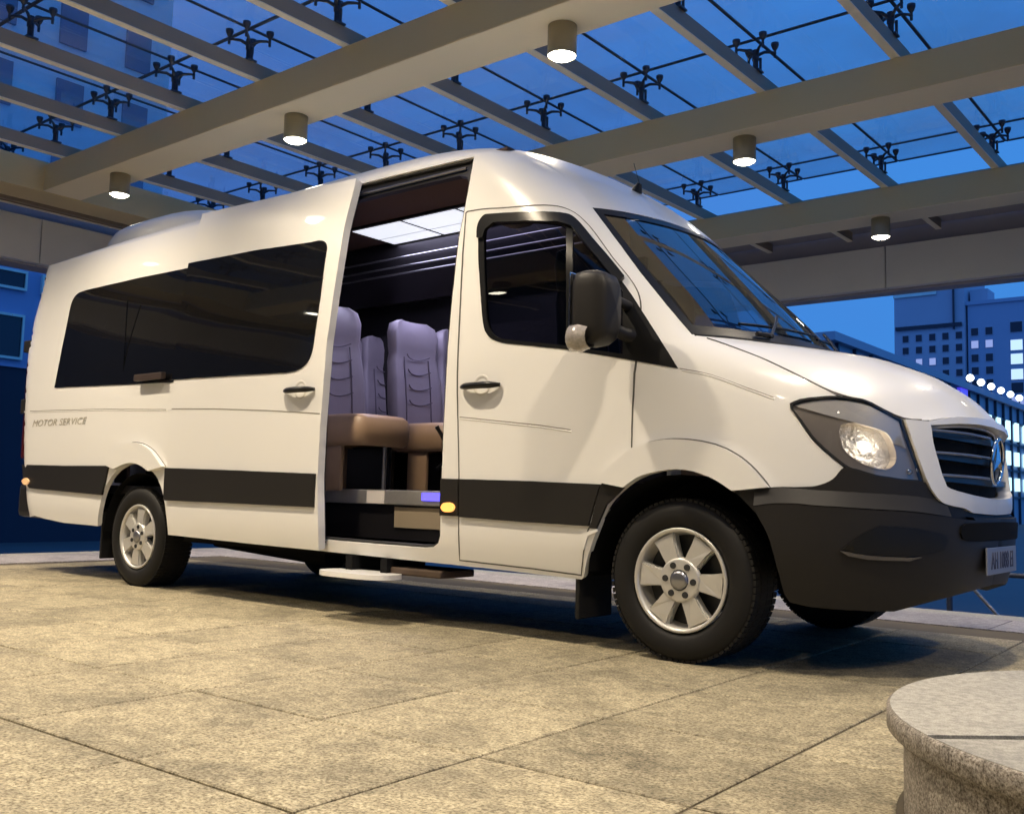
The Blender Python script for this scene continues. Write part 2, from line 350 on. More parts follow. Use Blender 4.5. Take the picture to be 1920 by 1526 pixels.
# ---- outlines on the flank: (arc length s, height z) in metres
D={
'body':[[-4.876,2.57],[-4.916,2.524],[-4.955,2.479],[-4.994,2.433],[-5.031,2.387],[-5.075,2.342],[-5.116,2.296],[-5.157,2.25],[-5.196,2.205],[-5.234,2.159],[-5.273,2.113],[-5.315,2.068],[-5.36,2.022],[-5.408,1.977],[-5.457,1.931],[-5.505,1.885],[-5.553,1.84],[-5.596,1.794],[-5.639,1.748],[-5.678,1.703],[-5.714,1.657],[-5.748,1.611],[-5.781,1.566],[-5.814,1.52],[-5.847,1.474],[-5.881,1.429],[-5.917,1.383],[-5.955,1.337],[-5.994,1.292],[-6.032,1.246],[-6.067,1.2],[-6.099,1.155],[-6.127,1.109],[-6.151,1.063],[-6.172,1.018],[-6.187,0.972],[-6.196,0.927],[-6.196,0.881],[-6.194,0.835],[-6.189,0.79],[-6.182,0.744],[-6.175,0.698],[-6.166,0.653],[-6.157,0.607],[-6.148,0.561],[-6.139,0.516],[-6.128,0.47],[-6.08,0.43],[-5.991,0.446],[-5.9,0.436],[-5.811,0.426],[-5.706,0.419],[-5.602,0.411],[-5.501,0.404],[-5.399,0.403],[-5.296,0.402],[-5.196,0.401],[-5.098,0.4],[-5.001,0.398],[-4.995,0.416],[-4.987,0.441],[-4.976,0.471],[-4.964,0.501],[-4.95,0.534],[-4.935,0.57],[-4.919,0.606],[-4.9,0.639],[-4.879,0.668],[-4.857,0.696],[-4.831,0.721],[-4.801,0.745],[-4.77,0.768],[-4.736,0.788],[-4.7,0.807],[-4.658,0.823],[-4.609,0.838],[-4.555,0.851],[-4.501,0.859],[-4.447,0.861],[-4.395,0.855],[-4.343,0.843],[-4.294,0.826],[-4.253,0.809],[-4.219,0.792],[-4.194,0.773],[-4.171,0.751],[-4.152,0.725],[-4.131,0.694],[-4.116,0.66],[-4.101,0.621],[-4.088,0.581],[-4.078,0.532],[-4.075,0.505],[-4.073,0.477],[-4.073,0.451],[-4.074,0.426],[-4.076,0.39],[-3.99,0.387],[-3.905,0.384],[-3.821,0.381],[-3.74,0.378],[-3.659,0.375],[-3.581,0.372],[-3.501,0.369],[-3.426,0.366],[-3.349,0.363],[-3.275,0.36],[-3.201,0.359],[-3.13,0.358],[-3.06,0.357],[-2.99,0.356],[-2.922,0.355],[-2.854,0.354],[-2.787,0.354],[-2.721,0.353],[-2.656,0.352],[-2.592,0.351],[-2.529,0.35],[-2.465,0.349],[-2.401,0.348],[-2.34,0.347],[-2.279,0.346],[-2.217,0.346],[-2.158,0.345],[-2.098,0.344],[-2.041,0.343],[-1.983,0.342],[-1.926,0.341],[-1.87,0.34],[-1.815,0.34],[-1.762,0.339],[-1.709,0.338],[-1.657,0.337],[-1.606,0.336],[-1.556,0.335],[-1.506,0.335],[-1.456,0.334],[-1.406,0.333],[-1.358,0.332],[-1.311,0.331],[-1.264,0.331],[-1.217,0.33],[-1.173,0.329],[-1.127,0.328],[-1.083,0.327],[-1.039,0.325],[-0.997,0.324],[-0.954,0.323],[-0.913,0.322],[-0.87,0.321],[-0.829,0.32],[-0.789,0.319],[-0.748,0.318],[-0.708,0.317],[-0.668,0.316],[-0.655,0.327],[-0.647,0.346],[-0.638,0.372],[-0.627,0.403],[-0.614,0.433],[-0.599,0.463],[-0.584,0.494],[-0.567,0.525],[-0.551,0.555],[-0.535,0.584],[-0.521,0.612],[-0.504,0.639],[-0.484,0.665],[-0.459,0.69],[-0.43,0.713],[-0.4,0.735],[-0.371,0.754],[-0.345,0.769],[-0.319,0.781],[-0.293,0.792],[-0.261,0.802],[-0.24,0.807],[-0.219,0.812],[-0.196,0.817],[-0.173,0.821],[-0.149,0.825],[-0.125,0.828],[-0.104,0.829],[-0.082,0.831],[-0.062,0.829],[-0.042,0.827],[-0.024,0.824],[-0.006,0.82],[0.011,0.815],[0.027,0.81],[0.041,0.805],[0.055,0.799],[0.081,0.787],[0.103,0.772],[0.123,0.757],[0.141,0.743],[0.156,0.728],[0.168,0.713],[0.189,0.726],[0.207,0.731],[0.233,0.739],[0.262,0.746],[0.288,0.752],[0.313,0.755],[0.338,0.756],[0.362,0.757],[0.384,0.758],[0.403,0.759],[0.42,0.76],[0.436,0.761],[0.451,0.764],[0.467,0.769],[0.483,0.775],[0.497,0.782],[0.511,0.791],[0.525,0.802],[0.539,0.817],[0.55,0.83],[0.559,0.839],[0.559,0.839],[0.541,0.856],[0.528,0.868],[0.515,0.881],[0.502,0.895],[0.488,0.908],[0.478,0.921],[0.467,0.934],[0.46,0.945],[0.453,0.957],[0.443,0.979],[0.436,1.001],[0.43,1.021],[0.424,1.04],[0.42,1.059],[0.418,1.074],[0.416,1.085],[0.423,1.103],[0.43,1.106],[0.44,1.111],[0.452,1.115],[0.465,1.119],[0.477,1.122],[0.492,1.124],[0.507,1.126],[0.523,1.128],[0.541,1.129],[0.561,1.131],[0.58,1.132],[0.593,1.133],[0.595,1.131],[0.6,1.128],[0.603,1.126],[0.6,1.129],[0.59,1.139],[0.578,1.15],[0.568,1.161],[0.559,1.172],[0.551,1.182],[0.544,1.193],[0.538,1.205],[0.534,1.218],[0.531,1.231],[0.53,1.243],[0.529,1.256],[0.529,1.269],[0.528,1.279],[0.529,1.29],[0.53,1.301],[0.531,1.314],[0.533,1.326],[0.534,1.338],[0.536,1.349],[0.536,1.359],[0.536,1.369],[0.534,1.377],[0.532,1.386],[0.528,1.393],[0.524,1.4],[0.513,1.411],[0.498,1.418],[0.483,1.423],[0.47,1.427],[0.461,1.43],[0.471,1.455],[0.474,1.48],[0.475,1.505],[0.477,1.529],[0.478,1.554],[0.479,1.58],[0.483,1.609],[0.486,1.638],[0.49,1.667],[0.494,1.697],[0.5,1.728],[0.506,1.759],[0.515,1.788],[0.523,1.818],[0.532,1.848],[0.541,1.879],[0.551,1.909],[0.559,1.941],[0.568,1.973],[0.578,2.007],[0.587,2.042],[0.596,2.077],[0.608,2.113],[0.62,2.151],[0.625,2.179],[0.63,2.2],[0.634,2.221],[0.64,2.243],[0.646,2.266],[0.661,2.305],[0.672,2.334],[0.68,2.357],[0.686,2.377],[0.692,2.397],[0.697,2.419],[0.701,2.441],[0.704,2.459],[0.706,2.472],[0.582,2.53],[0.488,2.543],[0.397,2.557],[0.308,2.57],[0.138,2.57],[-0.014,2.57],[-0.094,2.57],[-0.174,2.57],[-0.253,2.57],[-0.333,2.57],[-0.413,2.57],[-0.492,2.57],[-0.572,2.57],[-0.651,2.57],[-0.731,2.57],[-0.811,2.57],[-0.89,2.57],[-0.97,2.57],[-1.05,2.57],[-1.129,2.57],[-1.209,2.57],[-1.289,2.57],[-1.368,2.57],[-1.448,2.57],[-1.527,2.57],[-1.607,2.57],[-1.687,2.57],[-1.766,2.57],[-1.846,2.57],[-1.926,2.57],[-2.005,2.57],[-2.085,2.57],[-2.164,2.57],[-2.244,2.57],[-2.324,2.57],[-2.403,2.57],[-2.483,2.57],[-2.563,2.57],[-2.642,2.57],[-2.722,2.57],[-2.801,2.57],[-2.881,2.57],[-2.961,2.57],[-3.04,2.57],[-3.12,2.57],[-3.2,2.57],[-3.279,2.57],[-3.359,2.57],[-3.439,2.57],[-3.518,2.57],[-3.598,2.57],[-3.677,2.57],[-3.757,2.57],[-3.837,2.57],[-3.916,2.57],[-3.996,2.57],[-4.076,2.57],[-4.155,2.57],[-4.227,2.57],[-4.299,2.57],[-4.371,2.57],[-4.443,2.57],[-4.516,2.57],[-4.588,2.57],[-4.66,2.57],[-4.732,2.57],[-4.804,2.57]],
'opening':[[-0.928,2.577],[-0.866,2.576],[-0.804,2.574],[-0.743,2.572],[-0.683,2.572],[-0.623,2.57],[-0.565,2.569],[-0.507,2.567],[-0.449,2.566],[-0.393,2.565],[-0.338,2.564],[-0.282,2.562],[-0.228,2.561],[-0.175,2.56],[-0.122,2.559],[-0.069,2.557],[-0.018,2.556],[0.068,2.555],[-0.007,2.515],[-0.047,2.476],[-0.087,2.438],[-0.125,2.4],[-0.162,2.364],[-0.197,2.328],[-0.232,2.294],[-0.265,2.259],[-0.302,2.218],[-0.338,2.178],[-0.374,2.138],[-0.411,2.099],[-0.45,2.059],[-0.492,2.017],[-0.535,1.976],[-0.58,1.935],[-0.623,1.894],[-0.667,1.853],[-0.71,1.812],[-0.754,1.772],[-0.796,1.731],[-0.834,1.693],[-0.869,1.656],[-0.904,1.619],[-0.937,1.582],[-0.971,1.545],[-1.004,1.507],[-1.038,1.471],[-1.073,1.431],[-1.109,1.392],[-1.148,1.354],[-1.186,1.315],[-1.225,1.276],[-1.262,1.238],[-1.297,1.199],[-1.329,1.161],[-1.359,1.122],[-1.386,1.084],[-1.411,1.046],[-1.43,1.011],[-1.448,0.976],[-1.46,0.941],[-1.472,0.906],[-1.479,0.871],[-1.488,0.837],[-1.495,0.802],[-1.501,0.767],[-1.507,0.731],[-1.512,0.695],[-1.517,0.658],[-1.521,0.622],[-1.524,0.586],[-1.529,0.55],[-1.533,0.514],[-1.538,0.477],[-1.556,0.441],[-1.597,0.417],[-1.631,0.413],[-1.664,0.41],[-1.717,0.41],[-1.771,0.41],[-1.825,0.411],[-1.88,0.411],[-1.936,0.411],[-1.993,0.411],[-2.05,0.411],[-2.104,0.412],[-2.158,0.412],[-2.212,0.413],[-2.268,0.414],[-2.325,0.414],[-2.38,0.415],[-2.439,0.416],[-2.497,0.416],[-2.5,0.42],[-2.499,0.498],[-2.493,0.576],[-2.484,0.654],[-2.475,0.732],[-2.463,0.81],[-2.448,0.888],[-2.425,0.966],[-2.387,1.044],[-2.336,1.122],[-2.275,1.2],[-2.207,1.273],[-2.135,1.345],[-2.064,1.418],[-1.997,1.491],[-1.932,1.564],[-1.866,1.636],[-1.797,1.709],[-1.721,1.782],[-1.643,1.855],[-1.564,1.927],[-1.486,2.0],[-1.411,2.071],[-1.343,2.143],[-1.278,2.214],[-1.211,2.286],[-1.138,2.357],[-1.059,2.429],[-0.976,2.5]],
'door_window':[[-0.157,2.153],[-0.115,2.147],[-0.084,2.143],[-0.054,2.139],[-0.021,2.134],[0.018,2.129],[0.059,2.125],[0.1,2.12],[0.134,2.116],[0.168,2.112],[0.201,2.108],[0.232,2.104],[0.259,2.101],[0.286,2.097],[0.328,2.089],[0.356,2.082],[0.374,2.074],[0.384,2.063],[0.39,2.045],[0.39,2.021],[0.385,1.991],[0.375,1.956],[0.37,1.935],[0.366,1.915],[0.361,1.89],[0.357,1.865],[0.353,1.837],[0.349,1.809],[0.344,1.78],[0.34,1.751],[0.335,1.726],[0.33,1.701],[0.326,1.677],[0.32,1.655],[0.316,1.632],[0.31,1.61],[0.305,1.591],[0.3,1.572],[0.293,1.546],[0.286,1.516],[0.278,1.487],[0.269,1.457],[0.255,1.428],[0.232,1.399],[0.207,1.372],[0.184,1.345],[0.164,1.319],[0.147,1.294],[0.135,1.268],[0.111,1.275],[0.086,1.283],[0.061,1.291],[0.033,1.299],[0.006,1.307],[-0.024,1.316],[-0.054,1.324],[-0.083,1.332],[-0.114,1.34],[-0.145,1.348],[-0.176,1.356],[-0.208,1.365],[-0.239,1.373],[-0.272,1.382],[-0.304,1.39],[-0.338,1.398],[-0.372,1.405],[-0.406,1.411],[-0.44,1.417],[-0.476,1.424],[-0.511,1.431],[-0.547,1.437],[-0.583,1.444],[-0.62,1.45],[-0.634,1.453],[-0.654,1.457],[-0.675,1.462],[-0.692,1.469],[-0.705,1.475],[-0.717,1.483],[-0.726,1.493],[-0.731,1.505],[-0.731,1.518],[-0.73,1.532],[-0.722,1.551],[-0.707,1.578],[-0.682,1.617],[-0.665,1.641],[-0.648,1.664],[-0.629,1.69],[-0.608,1.716],[-0.587,1.742],[-0.565,1.768],[-0.543,1.794],[-0.52,1.821],[-0.496,1.848],[-0.472,1.877],[-0.449,1.904],[-0.425,1.931],[-0.404,1.954],[-0.383,1.977],[-0.348,2.015],[-0.32,2.048],[-0.295,2.075],[-0.274,2.098],[-0.254,2.116],[-0.235,2.129],[-0.221,2.139],[-0.21,2.146]],
'door_glass':[[-0.17,2.114],[-0.13,2.108],[-0.101,2.105],[-0.073,2.101],[-0.042,2.096],[-0.011,2.092],[0.022,2.088],[0.061,2.083],[0.092,2.079],[0.125,2.075],[0.153,2.071],[0.183,2.067],[0.232,2.059],[0.269,2.052],[0.29,2.044],[0.299,2.036],[0.302,2.028],[0.304,2.023],[0.256,1.981],[0.207,1.939],[0.156,1.899],[0.104,1.86],[0.052,1.821],[-0.001,1.783],[-0.036,1.745],[-0.071,1.708],[-0.103,1.671],[-0.134,1.634],[-0.165,1.598],[-0.195,1.561],[-0.224,1.525],[-0.254,1.488],[-0.285,1.452],[-0.316,1.416],[-0.35,1.423],[-0.385,1.429],[-0.421,1.436],[-0.457,1.443],[-0.493,1.449],[-0.529,1.456],[-0.567,1.463],[-0.604,1.47],[-0.617,1.473],[-0.634,1.476],[-0.652,1.481],[-0.667,1.487],[-0.677,1.493],[-0.684,1.5],[-0.688,1.508],[-0.69,1.519],[-0.691,1.532],[-0.689,1.546],[-0.682,1.564],[-0.669,1.59],[-0.646,1.625],[-0.631,1.647],[-0.615,1.668],[-0.596,1.691],[-0.577,1.715],[-0.557,1.739],[-0.535,1.763],[-0.513,1.789],[-0.49,1.816],[-0.465,1.844],[-0.44,1.872],[-0.415,1.899],[-0.39,1.925],[-0.369,1.948],[-0.348,1.971],[-0.316,2.006],[-0.29,2.035],[-0.27,2.058],[-0.252,2.076],[-0.237,2.091],[-0.225,2.1],[-0.215,2.106],[-0.209,2.11]],
'quarter_glass':[[0.334,2.008],[0.332,1.98],[0.33,1.952],[0.329,1.925],[0.327,1.898],[0.321,1.866],[0.316,1.835],[0.311,1.804],[0.307,1.773],[0.302,1.744],[0.298,1.714],[0.289,1.685],[0.28,1.656],[0.241,1.621],[0.202,1.586],[0.163,1.551],[0.125,1.517],[0.086,1.483],[0.046,1.45],[0.005,1.417],[-0.026,1.384],[-0.057,1.352],[-0.088,1.36],[-0.12,1.368],[-0.152,1.375],[-0.185,1.383],[-0.218,1.392],[-0.251,1.4],[-0.285,1.408],[-0.254,1.444],[-0.224,1.479],[-0.194,1.515],[-0.166,1.551],[-0.136,1.587],[-0.106,1.623],[-0.076,1.659],[-0.044,1.695],[-0.01,1.732],[0.035,1.769],[0.088,1.807],[0.138,1.845],[0.188,1.885],[0.238,1.925],[0.287,1.966]],
'deflector':[[-0.32,2.043],[-0.308,2.057],[-0.292,2.077],[-0.274,2.098],[-0.256,2.116],[-0.24,2.13],[-0.223,2.142],[-0.206,2.152],[-0.19,2.16],[-0.179,2.164],[-0.171,2.166],[-0.159,2.166],[-0.133,2.163],[-0.09,2.157],[-0.062,2.154],[-0.035,2.15],[-0.006,2.145],[0.036,2.141],[0.075,2.136],[0.113,2.132],[0.148,2.128],[0.182,2.124],[0.215,2.12],[0.247,2.117],[0.277,2.112],[0.305,2.109],[0.349,2.102],[0.379,2.094],[0.396,2.088],[0.407,2.078],[0.414,2.061],[0.416,2.037],[0.413,2.006],[0.407,1.973],[0.4,1.94],[0.398,1.922],[0.396,1.905],[0.393,1.886],[0.391,1.868],[0.389,1.85],[0.386,1.832],[0.381,1.802],[0.377,1.776],[0.373,1.754],[0.369,1.736],[0.367,1.723],[0.304,1.693],[0.299,1.709],[0.294,1.726],[0.298,1.756],[0.302,1.786],[0.307,1.817],[0.313,1.847],[0.317,1.879],[0.323,1.911],[0.328,1.938],[0.332,1.965],[0.337,1.993],[0.341,2.021],[0.311,2.036],[0.28,2.051],[0.238,2.057],[0.196,2.062],[0.152,2.069],[0.107,2.076],[0.061,2.083],[0.006,2.088],[-0.033,2.093],[-0.072,2.099],[-0.111,2.105],[-0.15,2.11],[-0.19,2.096],[-0.229,2.082],[-0.257,2.06],[-0.285,2.037]],
'seam_fdoor':[[-1.406,0.497],[-1.403,0.521],[-1.402,0.545],[-1.398,0.58],[-1.395,0.615],[-1.392,0.641],[-1.389,0.668],[-1.387,0.694],[-1.383,0.731],[-1.379,0.768],[-1.374,0.803],[-1.37,0.837],[-1.365,0.871],[-1.359,0.905],[-1.351,0.94],[-1.341,0.974],[-1.328,1.009],[-1.311,1.043],[-1.292,1.078],[-1.272,1.113],[-1.248,1.148],[-1.223,1.183],[-1.196,1.218],[-1.165,1.253],[-1.133,1.288],[-1.1,1.323],[-1.066,1.358],[-1.034,1.392],[-1.002,1.427],[-0.972,1.461],[-0.941,1.497],[-0.911,1.532],[-0.879,1.57],[-0.846,1.608],[-0.821,1.637],[-0.797,1.665],[-0.77,1.694],[-0.741,1.725],[-0.712,1.756],[-0.681,1.787],[-0.651,1.818],[-0.62,1.849],[-0.589,1.88],[-0.547,1.921],[-0.506,1.963],[-0.469,2.0],[-0.432,2.037],[-0.4,2.072],[-0.371,2.107],[-0.348,2.137],[-0.325,2.167],[-0.294,2.21],[-0.278,2.217],[-0.256,2.216],[-0.225,2.215],[-0.19,2.213],[-0.157,2.21],[-0.13,2.207],[-0.105,2.203],[-0.076,2.198],[-0.037,2.193],[-0.009,2.189],[0.028,2.186],[0.079,2.183],[0.127,2.18],[0.174,2.178],[0.22,2.176],[0.257,2.173],[0.293,2.171],[0.346,2.165],[0.387,2.158],[0.418,2.148],[0.443,2.133],[0.461,2.114],[0.47,2.091],[0.473,2.064],[0.473,2.03],[0.469,2.009],[0.465,1.988],[0.458,1.963],[0.451,1.938],[0.443,1.913],[0.435,1.888],[0.429,1.866],[0.422,1.844],[0.418,1.826],[0.415,1.807],[0.412,1.79],[0.41,1.773],[0.405,1.742],[0.398,1.714],[0.391,1.689],[0.382,1.668],[0.372,1.647],[0.357,1.625],[0.337,1.6],[0.311,1.573],[0.286,1.55],[0.27,1.533],[0.232,1.503],[0.195,1.473],[0.156,1.443],[0.113,1.414],[0.069,1.385],[0.03,1.356],[-0.01,1.324],[-0.047,1.291],[-0.083,1.259],[-0.114,1.227],[-0.144,1.194],[-0.171,1.162],[-0.198,1.13],[-0.222,1.098],[-0.244,1.065],[-0.262,1.036],[-0.278,1.008],[-0.291,0.979],[-0.303,0.95],[-0.312,0.921],[-0.321,0.892],[-0.321,0.892],[-0.334,0.884],[-0.355,0.872],[-0.377,0.858],[-0.398,0.845],[-0.417,0.832],[-0.437,0.819],[-0.454,0.807],[-0.47,0.794],[-0.484,0.779],[-0.496,0.763],[-0.506,0.749],[-0.513,0.74],[-0.523,0.712],[-0.532,0.685],[-0.54,0.657],[-0.549,0.63],[-0.565,0.605],[-0.58,0.58],[-0.596,0.555],[-0.611,0.531],[-0.621,0.498],[-0.631,0.465],[-0.641,0.431],[-0.648,0.4],[-0.657,0.368],[-0.665,0.336],[-0.705,0.338],[-0.743,0.339],[-0.783,0.341],[-0.823,0.343],[-0.863,0.344],[-0.904,0.346],[-0.945,0.348],[-0.99,0.349],[-1.036,0.35],[-1.081,0.351],[-1.127,0.353],[-1.175,0.354],[-1.222,0.355],[-1.271,0.356],[-1.319,0.358],[-1.369,0.359],[-1.419,0.36],[-1.415,0.395],[-1.412,0.429],[-1.409,0.463]],
'crease_rear':[[-6.077,1.302],[-5.831,1.289],[-5.714,1.286],[-5.599,1.284],[-5.488,1.281],[-5.377,1.279],[-5.269,1.276],[-5.162,1.274],[-5.057,1.271],[-4.953,1.269],[-4.854,1.267],[-4.754,1.264],[-4.656,1.262],[-4.566,1.258],[-4.476,1.254],[-4.389,1.251],[-4.303,1.247],[-4.217,1.243],[-4.134,1.24],[-4.051,1.236],[-3.97,1.233],[-3.89,1.229]],
'crease_fdoor':[[-1.271,1.093],[-1.227,1.088],[-1.182,1.083],[-1.139,1.078],[-1.096,1.073],[-1.053,1.068],[-1.01,1.063],[-0.973,1.059],[-0.936,1.054],[-0.899,1.05],[-0.862,1.046],[-0.827,1.042],[-0.791,1.038],[-0.755,1.032],[-0.719,1.027],[-0.685,1.021],[-0.649,1.016],[-0.615,1.01]],
'crease_fender':[[0.141,1.268],[0.158,1.262],[0.18,1.255],[0.193,1.251],[0.205,1.246],[0.217,1.24],[0.228,1.235],[0.238,1.228],[0.248,1.22],[0.258,1.212],[0.268,1.203],[0.279,1.195],[0.289,1.186],[0.3,1.178],[0.31,1.17],[0.32,1.164],[0.33,1.157],[0.34,1.151],[0.349,1.145],[0.365,1.134],[0.378,1.127]],
'moulding_rear':[[-6.277,0.854],[-6.027,0.85],[-5.911,0.848],[-5.8,0.847],[-5.689,0.845],[-5.58,0.844],[-5.473,0.842],[-5.372,0.842],[-5.272,0.842],[-5.174,0.842],[-5.077,0.842],[-4.981,0.842],[-4.889,0.842],[-4.795,0.842],[-4.823,0.79],[-4.846,0.737],[-4.864,0.701],[-4.883,0.664],[-4.9,0.627],[-4.993,0.63],[-5.086,0.633],[-5.183,0.636],[-5.279,0.639],[-5.379,0.642],[-5.479,0.645],[-5.579,0.649],[-5.681,0.652],[-5.785,0.655],[-5.891,0.658],[-5.998,0.662],[-6.244,0.665],[-6.254,0.712],[-6.264,0.759],[-6.27,0.806]],
'moulding_sill':[[-1.497,0.776],[-1.457,0.775],[-1.417,0.774],[-1.377,0.774],[-1.381,0.742],[-1.385,0.71],[-1.388,0.678],[-1.39,0.647],[-1.392,0.615],[-1.396,0.584],[-1.437,0.584],[-1.48,0.585],[-1.521,0.585],[-1.517,0.623],[-1.513,0.661],[-1.507,0.699],[-1.503,0.737]],
'moulding_front':[[-1.367,0.774],[-1.317,0.773],[-1.268,0.773],[-1.22,0.772],[-1.173,0.771],[-1.126,0.771],[-1.079,0.77],[-1.033,0.769],[-0.987,0.769],[-0.943,0.768],[-0.897,0.768],[-0.857,0.766],[-0.816,0.765],[-0.776,0.764],[-0.736,0.763],[-0.697,0.762],[-0.657,0.761],[-0.618,0.76],[-0.58,0.759],[-0.543,0.758],[-0.505,0.757],[-0.517,0.735],[-0.528,0.713],[-0.54,0.691],[-0.555,0.658],[-0.568,0.625],[-0.582,0.592],[-0.593,0.565],[-0.634,0.566],[-0.677,0.566],[-0.719,0.567],[-0.761,0.568],[-0.805,0.568],[-0.849,0.569],[-0.893,0.57],[-0.938,0.57],[-0.984,0.571],[-1.027,0.572],[-1.068,0.573],[-1.113,0.574],[-1.157,0.575],[-1.201,0.577],[-1.247,0.578],[-1.291,0.579],[-1.338,0.58],[-1.384,0.581],[-1.382,0.613],[-1.38,0.645],[-1.376,0.677],[-1.374,0.71],[-1.37,0.742]],
'moulding_arch':[[-0.495,0.764],[-0.457,0.757],[-0.419,0.751],[-0.381,0.744],[-0.407,0.724],[-0.432,0.705],[-0.458,0.685],[-0.484,0.665],[-0.501,0.638],[-0.518,0.61],[-0.534,0.583],[-0.551,0.555],[-0.585,0.556],[-0.575,0.583],[-0.565,0.61],[-0.555,0.637],[-0.544,0.664],[-0.534,0.691],[-0.521,0.715],[-0.509,0.74]],
'skirt_bit':[[-0.633,0.53],[-0.592,0.542],[-0.553,0.555],[-0.545,0.543],[-0.573,0.532],[-0.601,0.521],[-0.616,0.489],[-0.632,0.456],[-0.644,0.456],[-0.639,0.48],[-0.637,0.505]],
'flare_front':[[-0.495,0.764],[-0.484,0.778],[-0.47,0.797],[-0.45,0.819],[-0.427,0.84],[-0.4,0.86],[-0.369,0.881],[-0.337,0.9],[-0.304,0.916],[-0.272,0.928],[-0.241,0.936],[-0.211,0.943],[-0.179,0.948],[-0.147,0.952],[-0.115,0.955],[-0.084,0.956],[-0.051,0.955],[-0.018,0.953],[0.014,0.949],[0.043,0.944],[0.069,0.937],[0.093,0.93],[0.113,0.921],[0.133,0.912],[0.152,0.9],[0.169,0.888],[0.186,0.875],[0.202,0.86],[0.218,0.843],[0.227,0.832],[0.236,0.821],[0.245,0.808],[0.254,0.795],[0.262,0.783],[0.27,0.771],[0.282,0.754],[0.255,0.751],[0.227,0.748],[0.198,0.744],[0.169,0.741],[0.14,0.738],[0.125,0.749],[0.105,0.764],[0.093,0.773],[0.08,0.781],[0.068,0.788],[0.054,0.795],[0.04,0.8],[0.026,0.806],[0.01,0.811],[-0.006,0.816],[-0.025,0.819],[-0.044,0.823],[-0.063,0.824],[-0.083,0.826],[-0.104,0.825],[-0.126,0.824],[-0.15,0.821],[-0.173,0.818],[-0.197,0.814],[-0.22,0.81],[-0.24,0.805],[-0.261,0.8],[-0.296,0.787],[-0.328,0.77],[-0.354,0.755],[-0.373,0.744],[-0.403,0.749],[-0.434,0.754],[-0.464,0.759]],
'flare_rear':[[-4.795,0.842],[-4.777,0.859],[-4.751,0.883],[-4.72,0.909],[-4.688,0.931],[-4.656,0.949],[-4.621,0.964],[-4.586,0.978],[-4.55,0.988],[-4.515,0.996],[-4.482,1.001],[-4.449,1.005],[-4.415,1.006],[-4.383,1.004],[-4.351,1.001],[-4.32,0.996],[-4.289,0.989],[-4.263,0.98],[-4.235,0.969],[-4.209,0.956],[-4.181,0.939],[-4.151,0.914],[-4.117,0.883],[-4.086,0.855],[-4.064,0.835],[-4.152,0.82],[-4.238,0.805],[-4.258,0.813],[-4.285,0.825],[-4.315,0.837],[-4.345,0.846],[-4.37,0.852],[-4.395,0.857],[-4.421,0.86],[-4.447,0.861],[-4.474,0.861],[-4.502,0.859],[-4.532,0.855],[-4.561,0.85],[-4.597,0.842],[-4.635,0.832],[-4.671,0.822],[-4.694,0.815],[-4.746,0.829]],
'rwindow':[[-5.29,1.463],[-5.236,1.516],[-5.183,1.569],[-5.13,1.622],[-5.078,1.672],[-5.025,1.723],[-4.971,1.774],[-4.914,1.825],[-4.857,1.876],[-4.801,1.927],[-4.742,1.98],[-4.685,2.033],[-4.635,2.087],[-4.59,2.141],[-4.578,2.153],[-4.56,2.17],[-4.539,2.188],[-4.517,2.202],[-4.496,2.213],[-4.472,2.222],[-4.448,2.23],[-4.42,2.236],[-4.386,2.239],[-4.349,2.242],[-4.314,2.243],[-4.29,2.244],[-4.178,2.245],[-4.068,2.246],[-3.96,2.247],[-3.853,2.247],[-3.748,2.248],[-3.645,2.249],[-3.544,2.25],[-3.455,2.249],[-3.368,2.248],[-3.282,2.247],[-3.197,2.246],[-3.114,2.245],[-3.032,2.244],[-2.952,2.243],[-2.87,2.242],[-2.788,2.241],[-2.708,2.24],[-2.63,2.239],[-2.553,2.238],[-2.477,2.237],[-2.401,2.236],[-2.327,2.236],[-2.255,2.235],[-2.182,2.234],[-2.209,2.182],[-2.236,2.13],[-2.265,2.079],[-2.301,2.029],[-2.34,1.98],[-2.381,1.931],[-2.422,1.882],[-2.462,1.833],[-2.503,1.785],[-2.542,1.737],[-2.579,1.69],[-2.615,1.643],[-2.648,1.596],[-2.681,1.549],[-2.715,1.503],[-2.749,1.457],[-2.784,1.411],[-2.86,1.412],[-2.937,1.412],[-3.014,1.413],[-3.093,1.413],[-3.173,1.414],[-3.255,1.415],[-3.338,1.415],[-3.422,1.416],[-3.508,1.417],[-3.594,1.417],[-3.682,1.418],[-3.757,1.42],[-3.834,1.422],[-3.91,1.424],[-3.99,1.426],[-4.069,1.428],[-4.161,1.43],[-4.255,1.433],[-4.351,1.436],[-4.448,1.439],[-4.546,1.442],[-4.647,1.444],[-4.75,1.448],[-4.854,1.451],[-4.959,1.454],[-5.068,1.457],[-5.177,1.46]],
